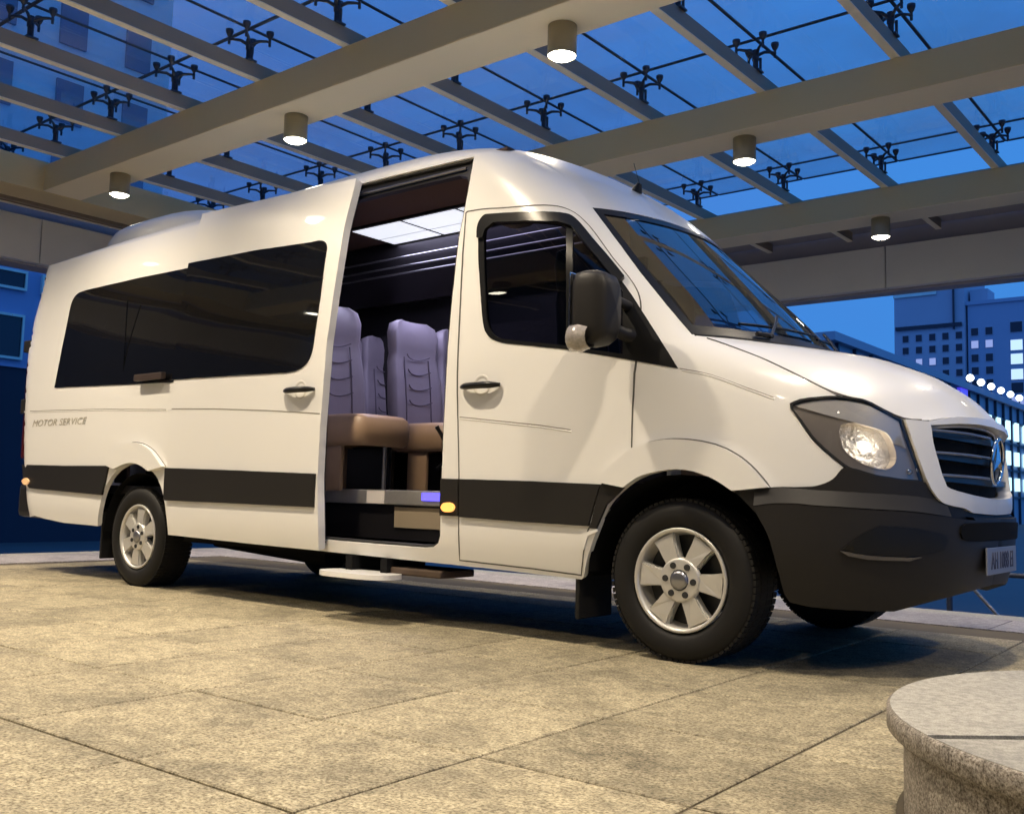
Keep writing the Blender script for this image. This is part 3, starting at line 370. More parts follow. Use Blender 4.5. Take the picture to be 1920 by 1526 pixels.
'sdoor':[[-0.849,2.551],[-0.897,2.504],[-0.946,2.459],[-0.993,2.414],[-1.04,2.371],[-1.086,2.329],[-1.13,2.286],[-1.171,2.244],[-1.208,2.2],[-1.243,2.156],[-1.279,2.112],[-1.318,2.068],[-1.361,2.026],[-1.406,1.983],[-1.453,1.941],[-1.5,1.899],[-1.546,1.857],[-1.593,1.815],[-1.637,1.773],[-1.681,1.732],[-1.723,1.691],[-1.763,1.65],[-1.802,1.61],[-1.841,1.57],[-1.878,1.529],[-1.916,1.486],[-1.954,1.443],[-1.994,1.4],[-2.036,1.358],[-2.079,1.316],[-2.122,1.273],[-2.163,1.231],[-2.202,1.189],[-2.237,1.147],[-2.269,1.105],[-2.299,1.063],[-2.322,1.024],[-2.34,0.986],[-2.357,0.948],[-2.368,0.91],[-2.379,0.871],[-2.386,0.833],[-2.395,0.795],[-2.401,0.757],[-2.403,0.719],[-2.406,0.681],[-2.406,0.642],[-2.407,0.604],[-2.409,0.566],[-2.41,0.528],[-2.412,0.49],[-2.418,0.452],[-2.424,0.414],[-2.43,0.375],[-2.491,0.376],[-2.552,0.377],[-2.615,0.377],[-2.676,0.378],[-2.74,0.379],[-2.806,0.379],[-2.871,0.38],[-2.938,0.381],[-3.005,0.381],[-3.079,0.382],[-3.152,0.384],[-3.227,0.385],[-3.303,0.386],[-3.379,0.387],[-3.458,0.388],[-3.536,0.39],[-3.617,0.391],[-3.7,0.392],[-3.784,0.394],[-3.868,0.395],[-3.955,0.396],[-3.95,0.441],[-3.948,0.486],[-3.95,0.531],[-3.946,0.579],[-3.942,0.628],[-3.937,0.677],[-3.933,0.725],[-3.926,0.774],[-3.919,0.823],[-3.911,0.872],[-3.9,0.922],[-3.883,0.968],[-3.861,1.015],[-3.834,1.061],[-3.804,1.108],[-3.768,1.155],[-3.731,1.202],[-3.689,1.249],[-3.642,1.296],[-3.597,1.343],[-3.551,1.391],[-3.503,1.438],[-3.456,1.485],[-3.411,1.533],[-3.365,1.581],[-3.32,1.628],[-3.272,1.676],[-3.225,1.724],[-3.174,1.773],[-3.123,1.822],[-3.072,1.871],[-3.02,1.921],[-2.968,1.972],[-2.918,2.023],[-2.872,2.075],[-2.832,2.127],[-2.796,2.18],[-2.759,2.233],[-2.719,2.287],[-2.676,2.341],[-2.625,2.39],[-2.573,2.441],[-2.52,2.492],[-2.469,2.545],[-2.42,2.601],[-2.334,2.598],[-2.249,2.595],[-2.166,2.593],[-2.084,2.59],[-2.004,2.588],[-1.925,2.585],[-1.846,2.583],[-1.77,2.58],[-1.694,2.578],[-1.626,2.576],[-1.557,2.574],[-1.49,2.572],[-1.425,2.57],[-1.359,2.568],[-1.295,2.566],[-1.232,2.564],[-1.169,2.562],[-1.103,2.56],[-1.039,2.558],[-0.975,2.556],[-0.912,2.553]],
'sdoor_window':[[-2.782,2.231],[-2.703,2.23],[-2.624,2.228],[-2.546,2.226],[-2.469,2.225],[-2.394,2.223],[-2.32,2.222],[-2.246,2.22],[-2.174,2.219],[-2.104,2.218],[-2.033,2.216],[-1.963,2.213],[-1.892,2.208],[-1.823,2.205],[-1.756,2.201],[-1.69,2.198],[-1.624,2.194],[-1.559,2.191],[-1.495,2.187],[-1.481,2.188],[-1.461,2.188],[-1.438,2.188],[-1.421,2.186],[-1.407,2.183],[-1.397,2.18],[-1.388,2.175],[-1.382,2.168],[-1.38,2.16],[-1.381,2.15],[-1.385,2.139],[-1.391,2.126],[-1.404,2.11],[-1.421,2.09],[-1.438,2.071],[-1.451,2.059],[-1.489,2.02],[-1.529,1.981],[-1.569,1.942],[-1.611,1.904],[-1.651,1.866],[-1.691,1.827],[-1.737,1.785],[-1.781,1.743],[-1.825,1.702],[-1.867,1.661],[-1.906,1.62],[-1.946,1.579],[-1.985,1.538],[-1.999,1.525],[-2.02,1.506],[-2.043,1.486],[-2.066,1.469],[-2.086,1.456],[-2.105,1.446],[-2.125,1.436],[-2.147,1.427],[-2.17,1.419],[-2.196,1.411],[-2.221,1.405],[-2.248,1.4],[-2.277,1.396],[-2.309,1.395],[-2.337,1.394],[-2.358,1.393],[-2.423,1.395],[-2.489,1.396],[-2.557,1.398],[-2.625,1.399],[-2.694,1.401],[-2.765,1.403],[-2.835,1.404],[-2.909,1.406],[-2.984,1.407],[-3.06,1.409],[-3.137,1.41],[-3.216,1.411],[-3.297,1.413],[-3.377,1.414],[-3.461,1.416],[-3.544,1.417],[-3.503,1.459],[-3.464,1.501],[-3.423,1.549],[-3.381,1.596],[-3.339,1.644],[-3.296,1.692],[-3.251,1.74],[-3.203,1.789],[-3.155,1.838],[-3.103,1.886],[-3.05,1.934],[-2.997,1.982],[-2.947,2.031],[-2.899,2.08],[-2.858,2.13],[-2.82,2.18]],
'sdoor_moulding':[[-3.938,0.825],[-3.851,0.823],[-3.765,0.822],[-3.681,0.82],[-3.598,0.819],[-3.515,0.817],[-3.435,0.816],[-3.355,0.814],[-3.278,0.813],[-3.202,0.811],[-3.125,0.81],[-3.055,0.808],[-2.986,0.806],[-2.919,0.805],[-2.852,0.803],[-2.785,0.802],[-2.719,0.801],[-2.656,0.799],[-2.592,0.798],[-2.529,0.796],[-2.467,0.795],[-2.406,0.793],[-2.413,0.761],[-2.419,0.728],[-2.425,0.696],[-2.428,0.665],[-2.432,0.633],[-2.434,0.602],[-2.494,0.602],[-2.555,0.603],[-2.615,0.603],[-2.678,0.603],[-2.742,0.604],[-2.805,0.604],[-2.87,0.605],[-2.936,0.605],[-3.003,0.605],[-3.07,0.606],[-3.138,0.606],[-3.208,0.606],[-3.278,0.607],[-3.351,0.607],[-3.425,0.607],[-3.499,0.607],[-3.573,0.607],[-3.65,0.607],[-3.727,0.607],[-3.807,0.608],[-3.885,0.608],[-3.968,0.608],[-3.963,0.651],[-3.958,0.695],[-3.953,0.738],[-3.946,0.782]],
'crease_sdoor':[[-3.712,1.22],[-3.634,1.217],[-3.554,1.214],[-3.476,1.211],[-3.401,1.208],[-3.325,1.205],[-3.251,1.203],[-3.181,1.199],[-3.114,1.195],[-3.047,1.191],[-2.98,1.188],[-2.914,1.184],[-2.85,1.18],[-2.785,1.176],[-2.723,1.173],[-2.662,1.168],[-2.602,1.164],[-2.541,1.159],[-2.483,1.155],[-2.424,1.15],[-2.368,1.146],[-2.31,1.141],[-2.255,1.137]],
'headlight':[[0.421,1.099],[0.428,1.102],[0.439,1.107],[0.451,1.112],[0.463,1.117],[0.477,1.119],[0.491,1.122],[0.506,1.124],[0.522,1.125],[0.538,1.127],[0.555,1.129],[0.573,1.13],[0.592,1.13],[0.613,1.129],[0.637,1.127],[0.661,1.123],[0.68,1.119],[0.695,1.112],[0.708,1.105],[0.719,1.096],[0.732,1.087],[0.749,1.075],[0.77,1.062],[0.789,1.05],[0.804,1.042],[0.807,1.033],[0.808,1.017],[0.813,0.995],[0.817,0.97],[0.823,0.947],[0.83,0.926],[0.838,0.906],[0.845,0.886],[0.853,0.866],[0.859,0.845],[0.866,0.823],[0.871,0.804],[0.875,0.79],[0.875,0.79],[0.857,0.79],[0.832,0.791],[0.804,0.792],[0.777,0.793],[0.749,0.796],[0.721,0.8],[0.692,0.803],[0.67,0.807],[0.651,0.812],[0.637,0.816],[0.624,0.82],[0.61,0.825],[0.598,0.828],[0.587,0.83],[0.575,0.835],[0.559,0.845],[0.549,0.854],[0.538,0.864],[0.525,0.876],[0.513,0.888],[0.5,0.902],[0.488,0.915],[0.478,0.928],[0.468,0.94],[0.461,0.952],[0.454,0.964],[0.445,0.987],[0.437,1.008],[0.431,1.028],[0.425,1.044],[0.421,1.059],[0.417,1.07],[0.415,1.079]],
'hl_top':[[0.434,1.092],[0.449,1.096],[0.471,1.102],[0.494,1.108],[0.515,1.112],[0.533,1.115],[0.55,1.117],[0.567,1.117],[0.585,1.117],[0.606,1.114],[0.629,1.111],[0.652,1.106],[0.672,1.1],[0.688,1.095],[0.701,1.089],[0.714,1.082],[0.728,1.073],[0.744,1.063],[0.762,1.051],[0.78,1.04],[0.792,1.032],[0.794,1.005],[0.795,0.978],[0.801,0.951],[0.807,0.925],[0.781,0.935],[0.755,0.945],[0.752,0.952],[0.747,0.962],[0.742,0.973],[0.735,0.983],[0.726,0.989],[0.717,0.993],[0.705,0.998],[0.689,1.003],[0.669,1.009],[0.646,1.016],[0.634,1.02],[0.622,1.024],[0.598,1.031],[0.586,1.035],[0.575,1.038],[0.562,1.042],[0.55,1.046],[0.529,1.053],[0.514,1.059],[0.494,1.067],[0.473,1.075],[0.454,1.083]],
'hl_bowl':[[0.577,1.005],[0.587,1.011],[0.601,1.014],[0.616,1.016],[0.633,1.016],[0.651,1.015],[0.671,1.012],[0.692,1.007],[0.709,1.001],[0.722,0.994],[0.73,0.985],[0.738,0.974],[0.744,0.961],[0.749,0.945],[0.754,0.926],[0.758,0.907],[0.759,0.891],[0.757,0.879],[0.753,0.869],[0.747,0.861],[0.74,0.854],[0.732,0.849],[0.725,0.846],[0.715,0.844],[0.703,0.845],[0.687,0.847],[0.669,0.851],[0.65,0.857],[0.633,0.864],[0.617,0.873],[0.601,0.884],[0.588,0.896],[0.577,0.908],[0.571,0.92],[0.568,0.932],[0.567,0.944],[0.566,0.957],[0.566,0.97],[0.568,0.983],[0.571,0.995]],
'bumper':[[0.14,0.74],[0.148,0.732],[0.159,0.72],[0.173,0.705],[0.185,0.691],[0.199,0.676],[0.213,0.66],[0.227,0.644],[0.239,0.627],[0.248,0.611],[0.257,0.594],[0.265,0.577],[0.272,0.557],[0.279,0.535],[0.284,0.51],[0.291,0.485],[0.296,0.462],[0.302,0.439],[0.308,0.416],[0.312,0.394],[0.317,0.376],[0.321,0.36],[0.326,0.347],[0.328,0.336],[0.331,0.329],[0.339,0.313],[0.348,0.297],[0.376,0.293],[0.405,0.29],[0.434,0.286],[0.46,0.286],[0.485,0.285],[0.511,0.284],[0.538,0.282],[0.565,0.281],[0.592,0.281],[0.62,0.281],[0.648,0.28],[0.677,0.28],[0.76,0.289],[1.03,0.338],[1.25,0.355],[1.531,0.365],[1.531,0.66],[1.35,0.664],[1.2,0.67],[1.12,0.689],[1.074,0.695],[1.033,0.701],[0.998,0.707],[0.988,0.709],[0.974,0.712],[0.959,0.716],[0.947,0.721],[0.936,0.727],[0.926,0.735],[0.917,0.744],[0.908,0.752],[0.898,0.762],[0.89,0.773],[0.883,0.783],[0.878,0.79],[0.878,0.79],[0.859,0.79],[0.833,0.791],[0.804,0.792],[0.777,0.793],[0.749,0.796],[0.72,0.8],[0.692,0.804],[0.67,0.807],[0.651,0.811],[0.637,0.815],[0.623,0.819],[0.611,0.823],[0.597,0.829],[0.584,0.836],[0.571,0.841],[0.559,0.841],[0.547,0.833],[0.536,0.819],[0.524,0.803],[0.511,0.791],[0.497,0.782],[0.483,0.775],[0.467,0.769],[0.451,0.764],[0.436,0.761],[0.42,0.76],[0.403,0.759],[0.384,0.758],[0.361,0.757],[0.337,0.755],[0.311,0.754],[0.288,0.752],[0.265,0.749],[0.243,0.745],[0.225,0.742],[0.21,0.74],[0.187,0.74],[0.164,0.74]],
'bump_lip':[[0.187,0.711],[0.2,0.709],[0.216,0.707],[0.239,0.705],[0.255,0.703],[0.27,0.702],[0.292,0.7],[0.312,0.698],[0.339,0.696],[0.365,0.693],[0.392,0.691],[0.419,0.689],[0.444,0.687],[0.468,0.686],[0.489,0.684],[0.509,0.683],[0.529,0.682],[0.549,0.682],[0.567,0.681],[0.586,0.68],[0.606,0.68],[0.626,0.679],[0.646,0.679],[0.668,0.679],[0.689,0.679],[0.712,0.678],[0.733,0.678],[0.756,0.678],[0.778,0.678],[0.799,0.677],[0.821,0.676],[0.844,0.675],[0.866,0.674],[0.89,0.672],[0.911,0.671],[0.933,0.669],[0.965,0.667]],
'bump_low':[[0.223,0.674],[0.241,0.677],[0.268,0.682],[0.283,0.684],[0.299,0.686],[0.314,0.687],[0.33,0.688],[0.346,0.688],[0.362,0.688],[0.379,0.687],[0.396,0.686],[0.413,0.685],[0.431,0.683],[0.45,0.682],[0.467,0.681],[0.487,0.68],[0.505,0.68],[0.525,0.679],[0.544,0.678],[0.565,0.677],[0.585,0.677],[0.605,0.676],[0.626,0.675],[0.646,0.674],[0.667,0.674],[0.69,0.673],[0.712,0.672],[0.734,0.672],[0.756,0.671],[0.777,0.67],[0.8,0.669],[0.82,0.667],[0.841,0.666],[0.861,0.664],[0.882,0.662],[0.902,0.66],[0.923,0.658],[0.967,0.654],[0.991,0.653],[1.015,0.651],[1.043,0.649],[1.073,0.648],[1.129,0.645],[1.175,0.643],[1.15,0.655],[1.3,0.651],[1.531,0.65],[1.531,0.368],[1.25,0.358],[1.03,0.341],[0.76,0.289],[0.676,0.289],[0.646,0.289],[0.618,0.29],[0.591,0.29],[0.564,0.29],[0.537,0.291],[0.51,0.292],[0.484,0.293],[0.458,0.294],[0.432,0.295],[0.405,0.299],[0.379,0.304],[0.352,0.308],[0.341,0.323],[0.331,0.338],[0.331,0.338],[0.328,0.344],[0.325,0.354],[0.321,0.366],[0.317,0.38],[0.313,0.398],[0.308,0.418],[0.302,0.439],[0.296,0.462],[0.291,0.485],[0.284,0.51],[0.279,0.535],[0.272,0.557],[0.264,0.579],[0.254,0.6],[0.245,0.619],[0.239,0.631],[0.23,0.653]],
'fog':[[0.534,0.519],[0.551,0.534],[0.569,0.549],[0.587,0.564],[0.605,0.58],[0.625,0.591],[0.646,0.602],[0.666,0.613],[0.692,0.612],[0.718,0.612],[0.745,0.611],[0.773,0.61],[0.801,0.609],[0.833,0.603],[0.867,0.598],[0.905,0.592],[0.945,0.585],[0.971,0.564],[0.956,0.542],[0.942,0.521],[0.905,0.517],[0.871,0.512],[0.84,0.508],[0.81,0.504],[0.78,0.499],[0.75,0.5],[0.721,0.502],[0.693,0.503],[0.665,0.504],[0.638,0.505],[0.611,0.506],[0.584,0.507],[0.559,0.513]],
'fog_trim':[[0.528,0.514],[0.555,0.511],[0.581,0.507],[0.609,0.504],[0.637,0.501],[0.664,0.5],[0.692,0.499],[0.72,0.499],[0.75,0.498],[0.781,0.497],[0.808,0.498],[0.835,0.5],[0.808,0.493],[0.782,0.486],[0.754,0.487],[0.727,0.487],[0.702,0.487],[0.676,0.487],[0.651,0.488],[0.627,0.488],[0.603,0.491],[0.578,0.495],[0.555,0.498],[0.541,0.506]],
'frame_o':[[1.531,1.075],[1.3,1.07],[0.914,1.032],[0.885,1.033],[0.858,1.034],[0.832,1.036],[0.807,1.037],[0.807,1.037],[0.808,1.023],[0.812,1.002],[0.817,0.977],[0.82,0.962],[0.823,0.947],[0.829,0.928],[0.835,0.91],[0.842,0.888],[0.85,0.866],[0.858,0.845],[0.867,0.823],[0.874,0.806],[0.884,0.788],[0.899,0.763],[0.915,0.745],[0.93,0.73],[0.947,0.719],[0.964,0.71],[0.979,0.706],[0.996,0.703],[1.015,0.701],[1.04,0.697],[1.07,0.695],[1.097,0.693],[1.119,0.691],[1.2,0.672],[1.35,0.668],[1.531,0.665]],
'frame_i':[[1.531,1.045],[1.3,1.043],[0.92,1.023],[0.918,0.999],[0.917,0.975],[0.918,0.951],[0.918,0.951],[0.922,0.933],[0.929,0.907],[0.939,0.879],[0.947,0.855],[0.954,0.835],[0.961,0.818],[0.97,0.803],[0.977,0.791],[0.981,0.783],[0.984,0.778],[0.988,0.775],[0.996,0.772],[1.008,0.768],[1.024,0.765],[1.041,0.762],[1.052,0.76],[1.2,0.745],[1.35,0.738],[1.531,0.732]],
'frame_ring_o':[[1.531,1.082],[1.3,1.074],[1.1,1.064],[0.915,1.034],[0.886,1.034],[0.858,1.035],[0.832,1.036],[0.807,1.037],[0.808,1.023],[0.812,1.002],[0.817,0.977],[0.82,0.962],[0.823,0.947],[0.829,0.928],[0.835,0.91],[0.842,0.888],[0.85,0.866],[0.858,0.845],[0.867,0.823],[0.874,0.806],[0.884,0.788],[0.899,0.763],[0.915,0.745],[0.93,0.73],[0.947,0.719],[0.964,0.71],[0.979,0.706],[0.996,0.703],[1.015,0.701],[1.04,0.697],[1.07,0.695],[1.097,0.693],[1.119,0.691],[1.2,0.672],[1.35,0.668],[1.531,0.665]],
'frame_ring_i':[[1.531,1.05],[1.3,1.046],[1.1,1.036],[0.918,1.019],[0.918,0.996],[0.917,0.974],[0.918,0.951],[0.922,0.933],[0.929,0.907],[0.939,0.879],[0.947,0.855],[0.954,0.835],[0.961,0.818],[0.97,0.803],[0.977,0.791],[0.981,0.783],[0.984,0.778],[0.988,0.775],[0.996,0.772],[1.008,0.768],[1.024,0.765],[1.041,0.762],[1.052,0.76],[1.2,0.745],[1.35,0.738],[1.531,0.732]],
'intake':[[1.531,0.636],[1.2,0.634],[1.08,0.63],[1.05,0.618],[1.045,0.59],[1.06,0.568],[1.1,0.56],[1.2,0.556],[1.531,0.555]],
'rear_marker':[[-6.263,0.717],[-6.255,0.726],[-6.11,0.734],[-6.082,0.74],[-6.062,0.743],[-6.046,0.741],[-6.028,0.734],[-6.014,0.726],[-6.009,0.718],[-6.014,0.709],[-6.028,0.699],[-6.046,0.691],[-6.062,0.687],[-6.083,0.691],[-6.117,0.699],[-6.255,0.709]],
'side_marker':[[-1.496,0.627],[-1.494,0.632],[-1.49,0.637],[-1.485,0.643],[-1.479,0.647],[-1.473,0.649],[-1.465,0.651],[-1.456,0.652],[-1.449,0.653],[-1.442,0.653],[-1.433,0.652],[-1.426,0.65],[-1.42,0.648],[-1.414,0.644],[-1.41,0.639],[-1.407,0.634],[-1.406,0.629],[-1.409,0.624],[-1.412,0.619],[-1.416,0.614],[-1.423,0.61],[-1.429,0.607],[-1.437,0.605],[-1.445,0.604],[-1.452,0.604],[-1.461,0.604],[-1.469,0.604],[-1.476,0.606],[-1.482,0.608],[-1.487,0.612],[-1.492,0.617],[-1.495,0.622]],
'handle_f':[[-1.261,0.005,1.254],[-1.002,0.004,1.24],[-1.129,0.006,1.296],[-1.123,0.003,1.203]],
'handle_s':[[-2.613,-0.069,1.289],[-2.339,-0.069,1.276],[-2.485,-0.068,1.346],[-2.474,-0.07,1.232]],
'bonnet_edge':[[0.11,0.121,1.4],[0.341,0.121,1.301],[0.507,0.121,1.214],[0.637,0.149,1.139],[0.74,0.208,1.112],[0.802,0.246,1.078],[0.863,0.3,1.037]],
'ws_edge':[[0.016,0.095,1.43],[-0.123,0.112,1.58],[-0.283,0.137,1.759],[-0.471,0.191,1.973],[-0.632,0.241,2.151]],
'gut_edge':[[-0.632,0.241,2.151],[-0.66,0.25,2.179],[-0.701,0.261,2.221],[-0.747,0.275,2.266],[-0.788,0.289,2.305],[-0.82,0.301,2.334],[-0.846,0.309,2.357],[-0.869,0.316,2.377],[-0.894,0.323,2.397],[-0.921,0.331,2.419],[-0.95,0.338,2.441],[-0.974,0.343,2.459],[-0.991,0.347,2.472]],
'rear_sign':[[-5.973,0.004,1.195],[-5.137,0.004,1.18]],
'sd_rail':[[-4.367,0.015,1.493],[-3.99,0.014,1.482],[-4.357,0.012,1.442],[-3.981,0.012,1.429]],
}
# ================================================================ THE VAN
# the flank is one surface SZ(s, z): s runs along the side and round the nose, z is height
def SN(s, z, off):
    s = np.asarray(s, float); z = np.asarray(z, float)
    s = np.minimum(s, LQ - 1e-4); e = 2e-3
    a = SZ(np.minimum(s + e, LQ - 1e-4), z) - SZ(s - e, z); b = SZ(s, z + e) - SZ(s, z - e)
    n = np.cross(a, b); n /= np.linalg.norm(n, axis=-1, keepdims=True)
    return SZ(s, z) + n * off
def inpoly(px, py, poly):
    poly = np.asarray(poly); x, y = poly[:, 0], poly[:, 1]; x2, y2 = np.roll(x, -1), np.roll(y, -1)
    px = np.asarray(px)[:, None]; py = np.asarray(py)[:, None]
    c = ((y > py) != (y2 > py)) & (px < (x2 - x) * (py - y) / (y2 - y + 1e-12) + x)
    return c.sum(1) % 2 == 1
def segdist(px, py, poly):
    a = np.asarray(poly); b = np.roll(a, -1, 0); d = b - a; L = (d ** 2).sum(1) + 1e-12
    p = np.stack([px, py], 1)[:, None]; t = np.clip(((p - a) * d).sum(2) / L, 0, 1)
    return np.sqrt((((a + d * t[..., None]) - p) ** 2).sum(2)).min(1)
def clean(poly):
    out = []
    for p in poly:
        if not out or math.hypot(p[0] - out[-1][0], p[1] - out[-1][1]) > .0015: out.append(tuple(p))
    if math.hypot(out[0][0] - out[-1][0], out[0][1] - out[-1][1]) < .0015: out.pop()
    return out
def panel(name, m, outer, parent, holes=(), off=0.0, thick=.02, grid=.07, mirror=False, far=False, fn=None):
    fn = fn or SN
    loops = [clean(outer)] + [clean(h) for h in holes]
    pts = [p for l in loops for p in l]; edges = []; k = 0
    for l in loops:
        n = len(l); edges += [(k + i, k + (i + 1) % n) for i in range(n)]; k += n
    A = np.array(loops[0]); lo, hi = A.min(0), A.max(0)
    gx, gy = np.meshgrid(np.arange(lo[0] + grid * .5, hi[0], grid), np.arange(lo[1] + grid * .5, hi[1], grid))
    gx, gy = gx.ravel(), gy.ravel()
    if len(gx):
        ok = inpoly(gx, gy, loops[0]) & (segdist(gx, gy, loops[0]) > grid * .3)
        for h in loops[1:]: ok &= ~inpoly(gx, gy, h) & (segdist(gx, gy, h) > grid * .3)
        pts = pts + list(zip(gx[ok].tolist(), gy[ok].tolist()))
    V, E, F, *_ = geometry.delaunay_2d_cdt([Vector(p) for p in pts], edges, [], 0, 1e-5)
    V = np.array([(v.x, v.y) for v in V]); F = np.array([tuple(f) for f in F if len(f) == 3])
    c = V[F].mean(1); ok = inpoly(c[:, 0], c[:, 1], loops[0])
    for h in loops[1:]: ok &= ~inpoly(c[:, 0], c[:, 1], h)
    F = F[ok]
    P3 = fn(V[:, 0], V[:, 1], off)
    a, b, d = V[F[:, 0]], V[F[:, 1]], V[F[:, 2]]
    cr = (b[:, 0] - a[:, 0]) * (d[:, 1] - a[:, 1]) - (b[:, 1] - a[:, 1]) * (d[:, 0] - a[:, 0])
    F = np.where((cr < 0)[:, None], F[:, ::-1], F)
    mb = MB(); sides = [P3]; mb.add(P3, F.tolist(), True)
    for l in loops:
        L = np.array(l); t = fn(L[:, 0], L[:, 1], off); u = fn(L[:, 0], L[:, 1], off - thick); n = len(l)
        mb.add(np.vstack([t, u]), [(i, n + i, n + (i + 1) % n, (i + 1) % n) for i in range(n) if not (mirror and L[i][0] > LQ - .01 and L[(i + 1) % n][0] > LQ - .01)], False)
    if mirror or far:
        v = [(x, 2 * YC - y, z) for x, y, z in mb.v]; f = [tuple(reversed(q)) for q in mb.f]; sm = list(mb.sm)
        if far: mb.v, mb.f = v, f
        else:
            k = len(mb.v); mb.v += v; mb.f += [tuple(k + i for i in q) for q in f]; mb.sm += sm
    return mb.build(name, m, parent)
def ribbon(name, m, pts, w, parent, off=.0015, closed=False, tube=0.0, fn=None):
    """narrow strip (shut gap, painted crease shade) or half-sunk bead (pressed crease) along points of the flank"""
    fn = fn or SN
    P = np.array(clean(pts) if closed else pts, float)
    if closed: P = np.vstack([P, P[:1]])
    if tube:
        q = fn(P[:, 0], P[:, 1], off); return MB().tube(q, tube, 6).build(name, m, parent)
    d = np.gradient(P, axis=0); d /= np.linalg.norm(d, axis=1, keepdims=True) + 1e-9
    n = np.stack([-d[:, 1], d[:, 0]], 1) * w / 2
    a = fn(P[:, 0] + n[:, 0], P[:, 1] + n[:, 1], off); b = fn(P[:, 0] - n[:, 0], P[:, 1] - n[:, 1], off); k = len(P)
    mb = MB(); mb.add(np.vstack([a, b]), [(i, i + 1, k + i + 1, k + i) for i in range(k - 1)], True)
    return mb.build(name, m, parent)
def XZ(x, z): return [float(x2s(x, z)), z]
def inset(poly, d):
    """shrink a polygon a little by moving its points towards the inside"""
    P = np.array(clean(poly)); a = np.roll(P, 1, 0); b = np.roll(P, -1, 0); t = b - a
    n = np.stack([-t[:, 1], t[:, 0]], 1); n /= np.linalg.norm(n, axis=1, keepdims=True) + 1e-9
    area = (P[:, 0] * b[:, 1] - b[:, 0] * P[:, 1]).sum()
    return (P + n * d * (1 if area > 0 else -1)).tolist()

van = empty('passenger_van', (-2.4, YC, 0))
tag(van, 'white high-roofed passenger minibus with its side door slid open under the canopy', 'van')
body = panel('body_side', M['paint'], D['body'], van, holes=[D['opening'], D['door_window']], thick=.035, grid=.055)
# far flank: the same outline, windows only
farb = panel('body_side', M['paint'], D['body'], van, holes=[D['door_window']], thick=.03, grid=.11, far=True)
panel('side_window', M['privacy'], D['rwindow'], van, off=.004, thick=.006, grid=.15, far=True)
panel('side_window', M['privacy'], D['sdoor_window'], van, off=.004, thick=.006, grid=.15, far=True)
panel('side_window', M['privacy'], [XZ(x, z) for x, z in ((-2.15, 1.45), (-1.5, 1.45), (-1.5, 2.12), (-2.15, 2.12))], van, off=.004, thick=.006, grid=.15, far=True)
panel('door_window', M['door_glass'], D['door_glass'], van, off=-.01, thick=.004, grid=.1, far=True)
panel('headlight', M['alloy_d'], D['headlight'], van, off=.005, thick=.02, grid=.06, far=True)
for k in ('moulding_rear', 'moulding_front', 'sdoor_moulding'):
    panel('side_moulding', M['plastic'], D[k], van, off=.01, thick=.012, grid=.12, far=True)

# --- roof, windscreen and bonnet: lofts from the near edge over the centre line to the far edge
def cubic(pts, n):
    P = np.array(pts, float); L = np.r_[0, np.cumsum(np.linalg.norm(np.diff(P, axis=0), axis=1))]; t = np.linspace(0, L[-1], n)
    Q = np.stack([np.interp(t, L, P[:, i]) for i in range(P.shape[1])], 1)
    for _ in range(3): Q[1:-1] = (Q[:-2] + 2 * Q[1:-1] + Q[2:]) / 4
    return Q
def loftfn(B, C, gz, gx):
    B = np.array(B, float); C = np.array(C, float); T = np.linspace(0, 1, len(B))
    def f(t, u, off=0.0):
        """t along the van, u 0 at the near edge .. 1 centre .. 2 far edge"""
        t = np.asarray(t, float); u = np.asarray(u, float)
        def base(t, u):
            v = np.where(u > 1, 2 - u, u)
            bx, by, bz = (np.interp(t, T, B[:, i]) for i in range(3)); cx, cz = (np.interp(t, T, C[:, i]) for i in range(2))
            x = bx + (cx - bx) * gx(v); y = by + (YC - by) * v; z = bz + (cz - bz) * gz(v)
            return np.stack([x, np.where(u > 1, 2 * YC - y, y), z], -1)
        p = base(t, u)
        if np.any(off):
            e = 4e-3
            a = base(np.clip(t + e, 0, 1), u) - base(np.clip(t - e, 0, 1), u); b = base(t, np.clip(u + e, 0, 2)) - base(t, np.clip(u - e, 0, 2))
            n = np.cross(a, b); n /= np.linalg.norm(n, axis=-1, keepdims=True) + 1e-12
            n = n * np.where(n[..., 2] < 0, -1, 1)[..., None]; p = p + n * off
        return p
    return f
def loft(name, m, f, nt, nu, parent, off=0.0, t0=0., t1=1., u0=0., u1=2.):
    tt, uu = np.meshgrid(np.linspace(t0, t1, nt), np.linspace(u0, u1, nu), indexing='ij')
    if u0 == 0 and u1 == 2: uu = 1 - np.cos(uu * math.pi / 2)
    p = f(tt.ravel(), uu.ravel(), off)
    F = [(i * nu + j, (i + 1) * nu + j, (i + 1) * nu + j + 1, i * nu + j + 1) for i in range(nt - 1) for j in range(nu - 1)]
    mb = MB(); mb.add(p, F, True); return mb.build(name, m, parent)
ss = lambda x, z: tuple(SZ(x2s(x, z), z))
g_roof = lambda u: (1 - (1 - np.clip(u, 0, 1)) ** 2.5) ** (1 / 1.55)
g_lin = lambda u: 1 - (1 - np.clip(u, 0, 1)) ** 2.2
gut = D['gut_edge'][::-1]          # from the roof down to the top of the windscreen
Broof = [ss(x, 2.57) for x in np.linspace(-6.22, -1.32, 16)] + [ss(-1.12, 2.535)] + gut
Broof = cubic(Broof, 60)
kx = [-6.30, -6.15, -5.8, -5.2, -4.0, -3.0, -2.2, -1.8, -1.4, -1.05, -.85, -.68, -.55, -.45]
kz = [2.59, 2.655, 2.72, 2.765, 2.795, 2.82, 2.83, 2.81, 2.735, 2.60, 2.49, 2.375, 2.26, 2.165]
